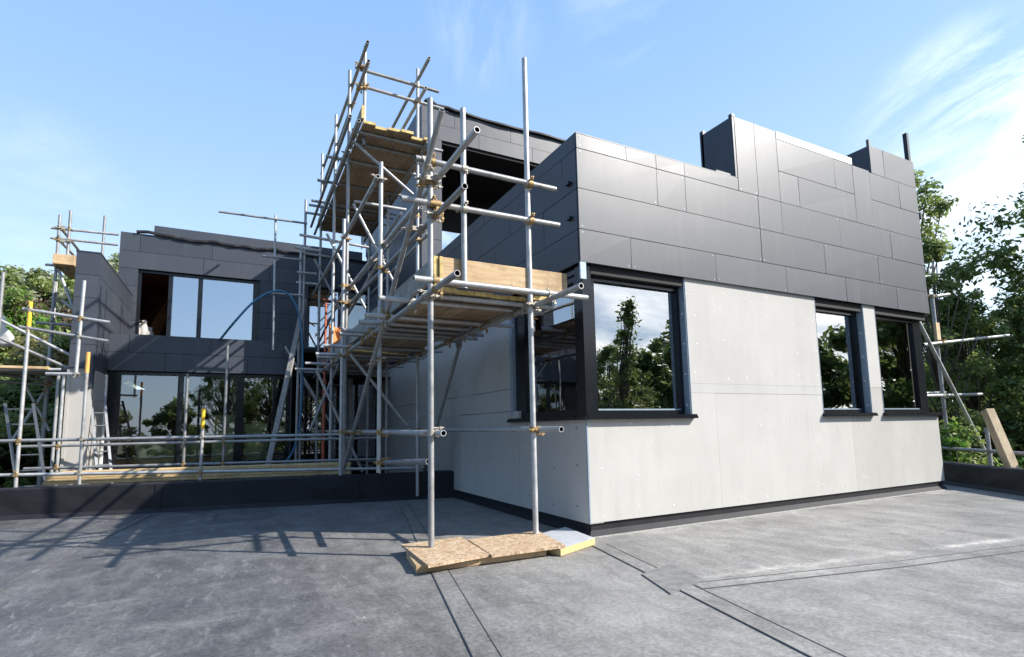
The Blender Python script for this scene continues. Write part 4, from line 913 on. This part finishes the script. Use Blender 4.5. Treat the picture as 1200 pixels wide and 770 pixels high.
for i, (px_, d_, py_, lb) in enumerate(((5, 19.5, 446, 'dark shrub under the left end of the low deck'), (32, 19, 450, 'dark shrub behind the ladder under the low deck'), (58, 19.5, 455, 'dark shrub behind the crossed braces under the low deck'), (80, 20, 470, 'dark shrub beside the pale base of the fin wall'), (-25, 18, 440, 'dark shrub beyond the left edge under the low deck'))):
    put('shrub', px_, d_, py_, lb, 'shrubs under the low left deck', i*1.3, 'shrub', 'shrub')
# unseen trees: mirrored in the panes; the leading far-left ones added to block skylight
G3 = 'trees behind the roof seen only as reflections'
refl_shade = [('dark', -24, -8, 8), ('dark', -27, -2, 8.5), ('dark', -24, 4, 8), ('maple', -29, 9, 8), ('dark', -21, -14, 8), ('dark', 27, -16, 7.2), ('dark', 33, -22, 9.5), ('dark', 21, -13, 5.2), ('sapling', 13.0, -5.6, 6.2), ('dark', 29, -3.2, 7.6), ('dark', 24, -8, 5.8), ('dark', 30, -8.5, 5.6), ('maple', 36, -14, 8), ('dark', 17, -15, 5.6), ('maple', 15.5, -9.5, 5.0),
        ('dark', -8.5, -21, 3.6), ('dark', -4.5, -24, 3.9), ('maple', -.8, -20, 7.4), ('maple', 2.5, -22, 8.5), ('maple', 5.2, -19, 8.0), ('dark', 9, -24, 5.5), ('dark', -13, -20, 4.5), ('dark', 1, -26, 4.2), ('dark', 38, -3, 9.5), ('maple', 34, -4, 8.5)]
for i, (k_, x, y, h) in enumerate(refl_shade):
    hts = dict(maple=9, dark=9, sapling=8); plant(*K[k_], (x, y, -3.2), (h+3.2)/hts[k_], i*.9, 'tree', 'unseen leafy tree, mirrored in the dark window panes or added to block skylight from the left', 'tree', G3)

# ------------------------------------------------------------------ light, sky, camera
AZ = math.atan2(-.62, .785); EL = math.radians(37)
sd = Vector((math.cos(EL)*math.cos(AZ), math.cos(EL)*math.sin(AZ), math.sin(EL)))
L = bpy.data.lights.new('sun', 'SUN'); L.energy = 5.0; L.angle = math.radians(.53); L.color = (1, .95, .88)
lo = bpy.data.objects.new('sun', L); COL.objects.link(lo); lo.rotation_euler = (-sd).to_track_quat('-Z', 'Y').to_euler(); lo.location = sd*60
W = bpy.data.worlds.new('World'); scene.world = W; W.use_nodes = True; nt = W.node_tree; nt.nodes.clear()
out = nt.nodes.new('ShaderNodeOutputWorld'); bg = nt.nodes.new('ShaderNodeBackground'); sky = nt.nodes.new('ShaderNodeTexSky')
sky.sky_type = 'NISHITA'; sky.sun_disc = False; sky.sun_elevation = EL; sky.sun_rotation = math.pi/2-AZ; sky.air_density = 1.0; sky.dust_density = .8; sky.ozone_density = 2.0; sky.altitude = 50
tc = nt.nodes.new('ShaderNodeTexCoord'); sx = nt.nodes.new('ShaderNodeSeparateXYZ'); nt.links.new(tc.outputs['Generated'], sx.inputs[0])
def math_(op, a, b=None, cl=False):
    n_ = nt.nodes.new('ShaderNodeMath'); n_.operation = op; n_.use_clamp = cl
    for i, v in enumerate((a, b)):
        if v is None: continue
        if isinstance(v, (int, float)): n_.inputs[i].default_value = v
        else: nt.links.new(v, n_.inputs[i])
    return n_.outputs[0]
den = math_('ADD', math_('MAXIMUM', sx.outputs['Z'], 0.0), .16)
px_ = math_('DIVIDE', sx.outputs['X'], den); py_ = math_('DIVIDE', sx.outputs['Y'], den)
cb = nt.nodes.new('ShaderNodeCombineXYZ'); nt.links.new(px_, cb.inputs[0]); nt.links.new(py_, cb.inputs[1])
mp = nt.nodes.new('ShaderNodeMapping'); mp.inputs['Scale'].default_value = (.75, 1.25, 1); mp.inputs['Rotation'].default_value = (0, 0, -.5); mp.inputs['Location'].default_value = (2.3, .7, 0); nt.links.new(cb.outputs[0], mp.inputs['Vector'])
cn = noise(nt, mp.outputs['Vector'], .9, 9, .55, .35)
# more cloud towards the right of and behind the viewpoint
dr = math_('ADD', math_('MULTIPLY', sx.outputs['X'], .85), math_('MULTIPLY', sx.outputs['Y'], -.52))
dr2 = math_('POWER', math_('MAXIMUM', dr, 0.0), 2.0)
thr = math_('SUBTRACT', cn, math_('SUBTRACT', .655, math_('MULTIPLY', dr2, .235)))
cf = math_('MULTIPLY', thr, 7.5, True)
cf = math_('MULTIPLY', cf, .92)
def wisp(x, y, width, rot, amount, loc):
    global cf
    d_ = ray(x, y).normalized()
    dn = nt.nodes.new('ShaderNodeVectorMath'); dn.operation = 'DOT_PRODUCT'; nt.links.new(tc.outputs['Generated'], dn.inputs[0]); dn.inputs[1].default_value = d_
    r_ = N(nt, 'ShaderNodeMapRange'); r_.interpolation_type = 'SMOOTHSTEP'; r_.inputs['From Min'].default_value = math.cos(math.radians(width)); r_.inputs['From Max'].default_value = math.cos(math.radians(width*.25)); nt.links.new(dn.outputs['Value'], r_.inputs['Value'])
    vr = nt.nodes.new('ShaderNodeVectorRotate'); vr.rotation_type = 'AXIS_ANGLE'; vr.inputs['Axis'].default_value = d_; vr.inputs['Angle'].default_value = rot; nt.links.new(tc.outputs['Generated'], vr.inputs['Vector'])
    m_ = nt.nodes.new('ShaderNodeMapping'); m_.inputs['Scale'].default_value = (2.2, 2.2, 7.5); m_.inputs['Location'].default_value = loc; nt.links.new(vr.outputs[0], m_.inputs['Vector'])
    w_ = ramp(nt, noise(nt, m_.outputs[0], 2.2, 9, .62, .5), [(.42, 0.0), (.68, 1.0)])
    cf = math_('MAXIMUM', cf, math_('MULTIPLY', math_('MULTIPLY', w_, r_.outputs[0]), amount))
wisp(1150, 165, 10, .35, .55, (1.1, .4, 0)); wisp(1110, 272, 10, .15, .5, (4.2, 2.4, .7)); wisp(566, 36, 6, 1.35, .24, (2.2, 5.4, .2)); wisp(740, -10, 7, .2, .16, (6.2, 1.4, .2)); wisp(20, 235, 9, 0, .2, (3.2, 1.9, .2)); wisp(1195, 215, 7, .5, .4, (9.2, 1.9, 1.2))
hz = math_('POWER', math_('SUBTRACT', 1.0, math_('MAXIMUM', sx.outputs['Z'], 0.0)), 2.3)
hz = math_('MULTIPLY', hz, math_('ADD', math_('ADD', .74, math_('MULTIPLY', sx.outputs['Y'], .24)), math_('MULTIPLY', sx.outputs['X'], .40)), True)
veil = mix(nt, hz, (.98, 1.95, 3.7), (3.5, 4.15, 4.35))
base = mix(nt, .72, sky.outputs[0], veil)
sund = nt.nodes.new('ShaderNodeVectorMath'); sund.operation = 'DOT_PRODUCT'; nt.links.new(tc.outputs['Generated'], sund.inputs[0]); sund.inputs[1].default_value = sd
glow = math_('POWER', math_('MAXIMUM', sund.outputs['Value'], 0.0), 3.0)
cm = mix(nt, cf, base, mix(nt, glow, (4.3, 4.45, 4.6), (13, 13, 12.8)))
nt.links.new(cm, bg.inputs['Color']); bg.inputs['Strength'].default_value = .155; nt.links.new(bg.outputs[0], out.inputs['Surface'])
cam = bpy.data.cameras.new('camera'); co = bpy.data.objects.new('camera', cam); COL.objects.link(co); scene.camera = co
mw = Matrix((RGT, UPV, -FWD)).transposed().to_4x4(); mw.translation = (0, 0, EYE); co.matrix_world = mw
cam.sensor_fit = 'HORIZONTAL'; cam.sensor_width = 36; cam.lens = 36*FPX/1200; cam.shift_y = (CYP-385)/1200; cam.clip_start = .05; cam.clip_end = 6000
vs_ = scene.view_settings; vs_.view_transform = 'Standard'; vs_.look = 'None'; vs_.exposure = .95; vs_.gamma = 1; vs_.use_curve_mapping = False
scene.cycles.max_bounces = 8; scene.cycles.transparent_max_bounces = 12; scene.cycles.glossy_bounces = 5
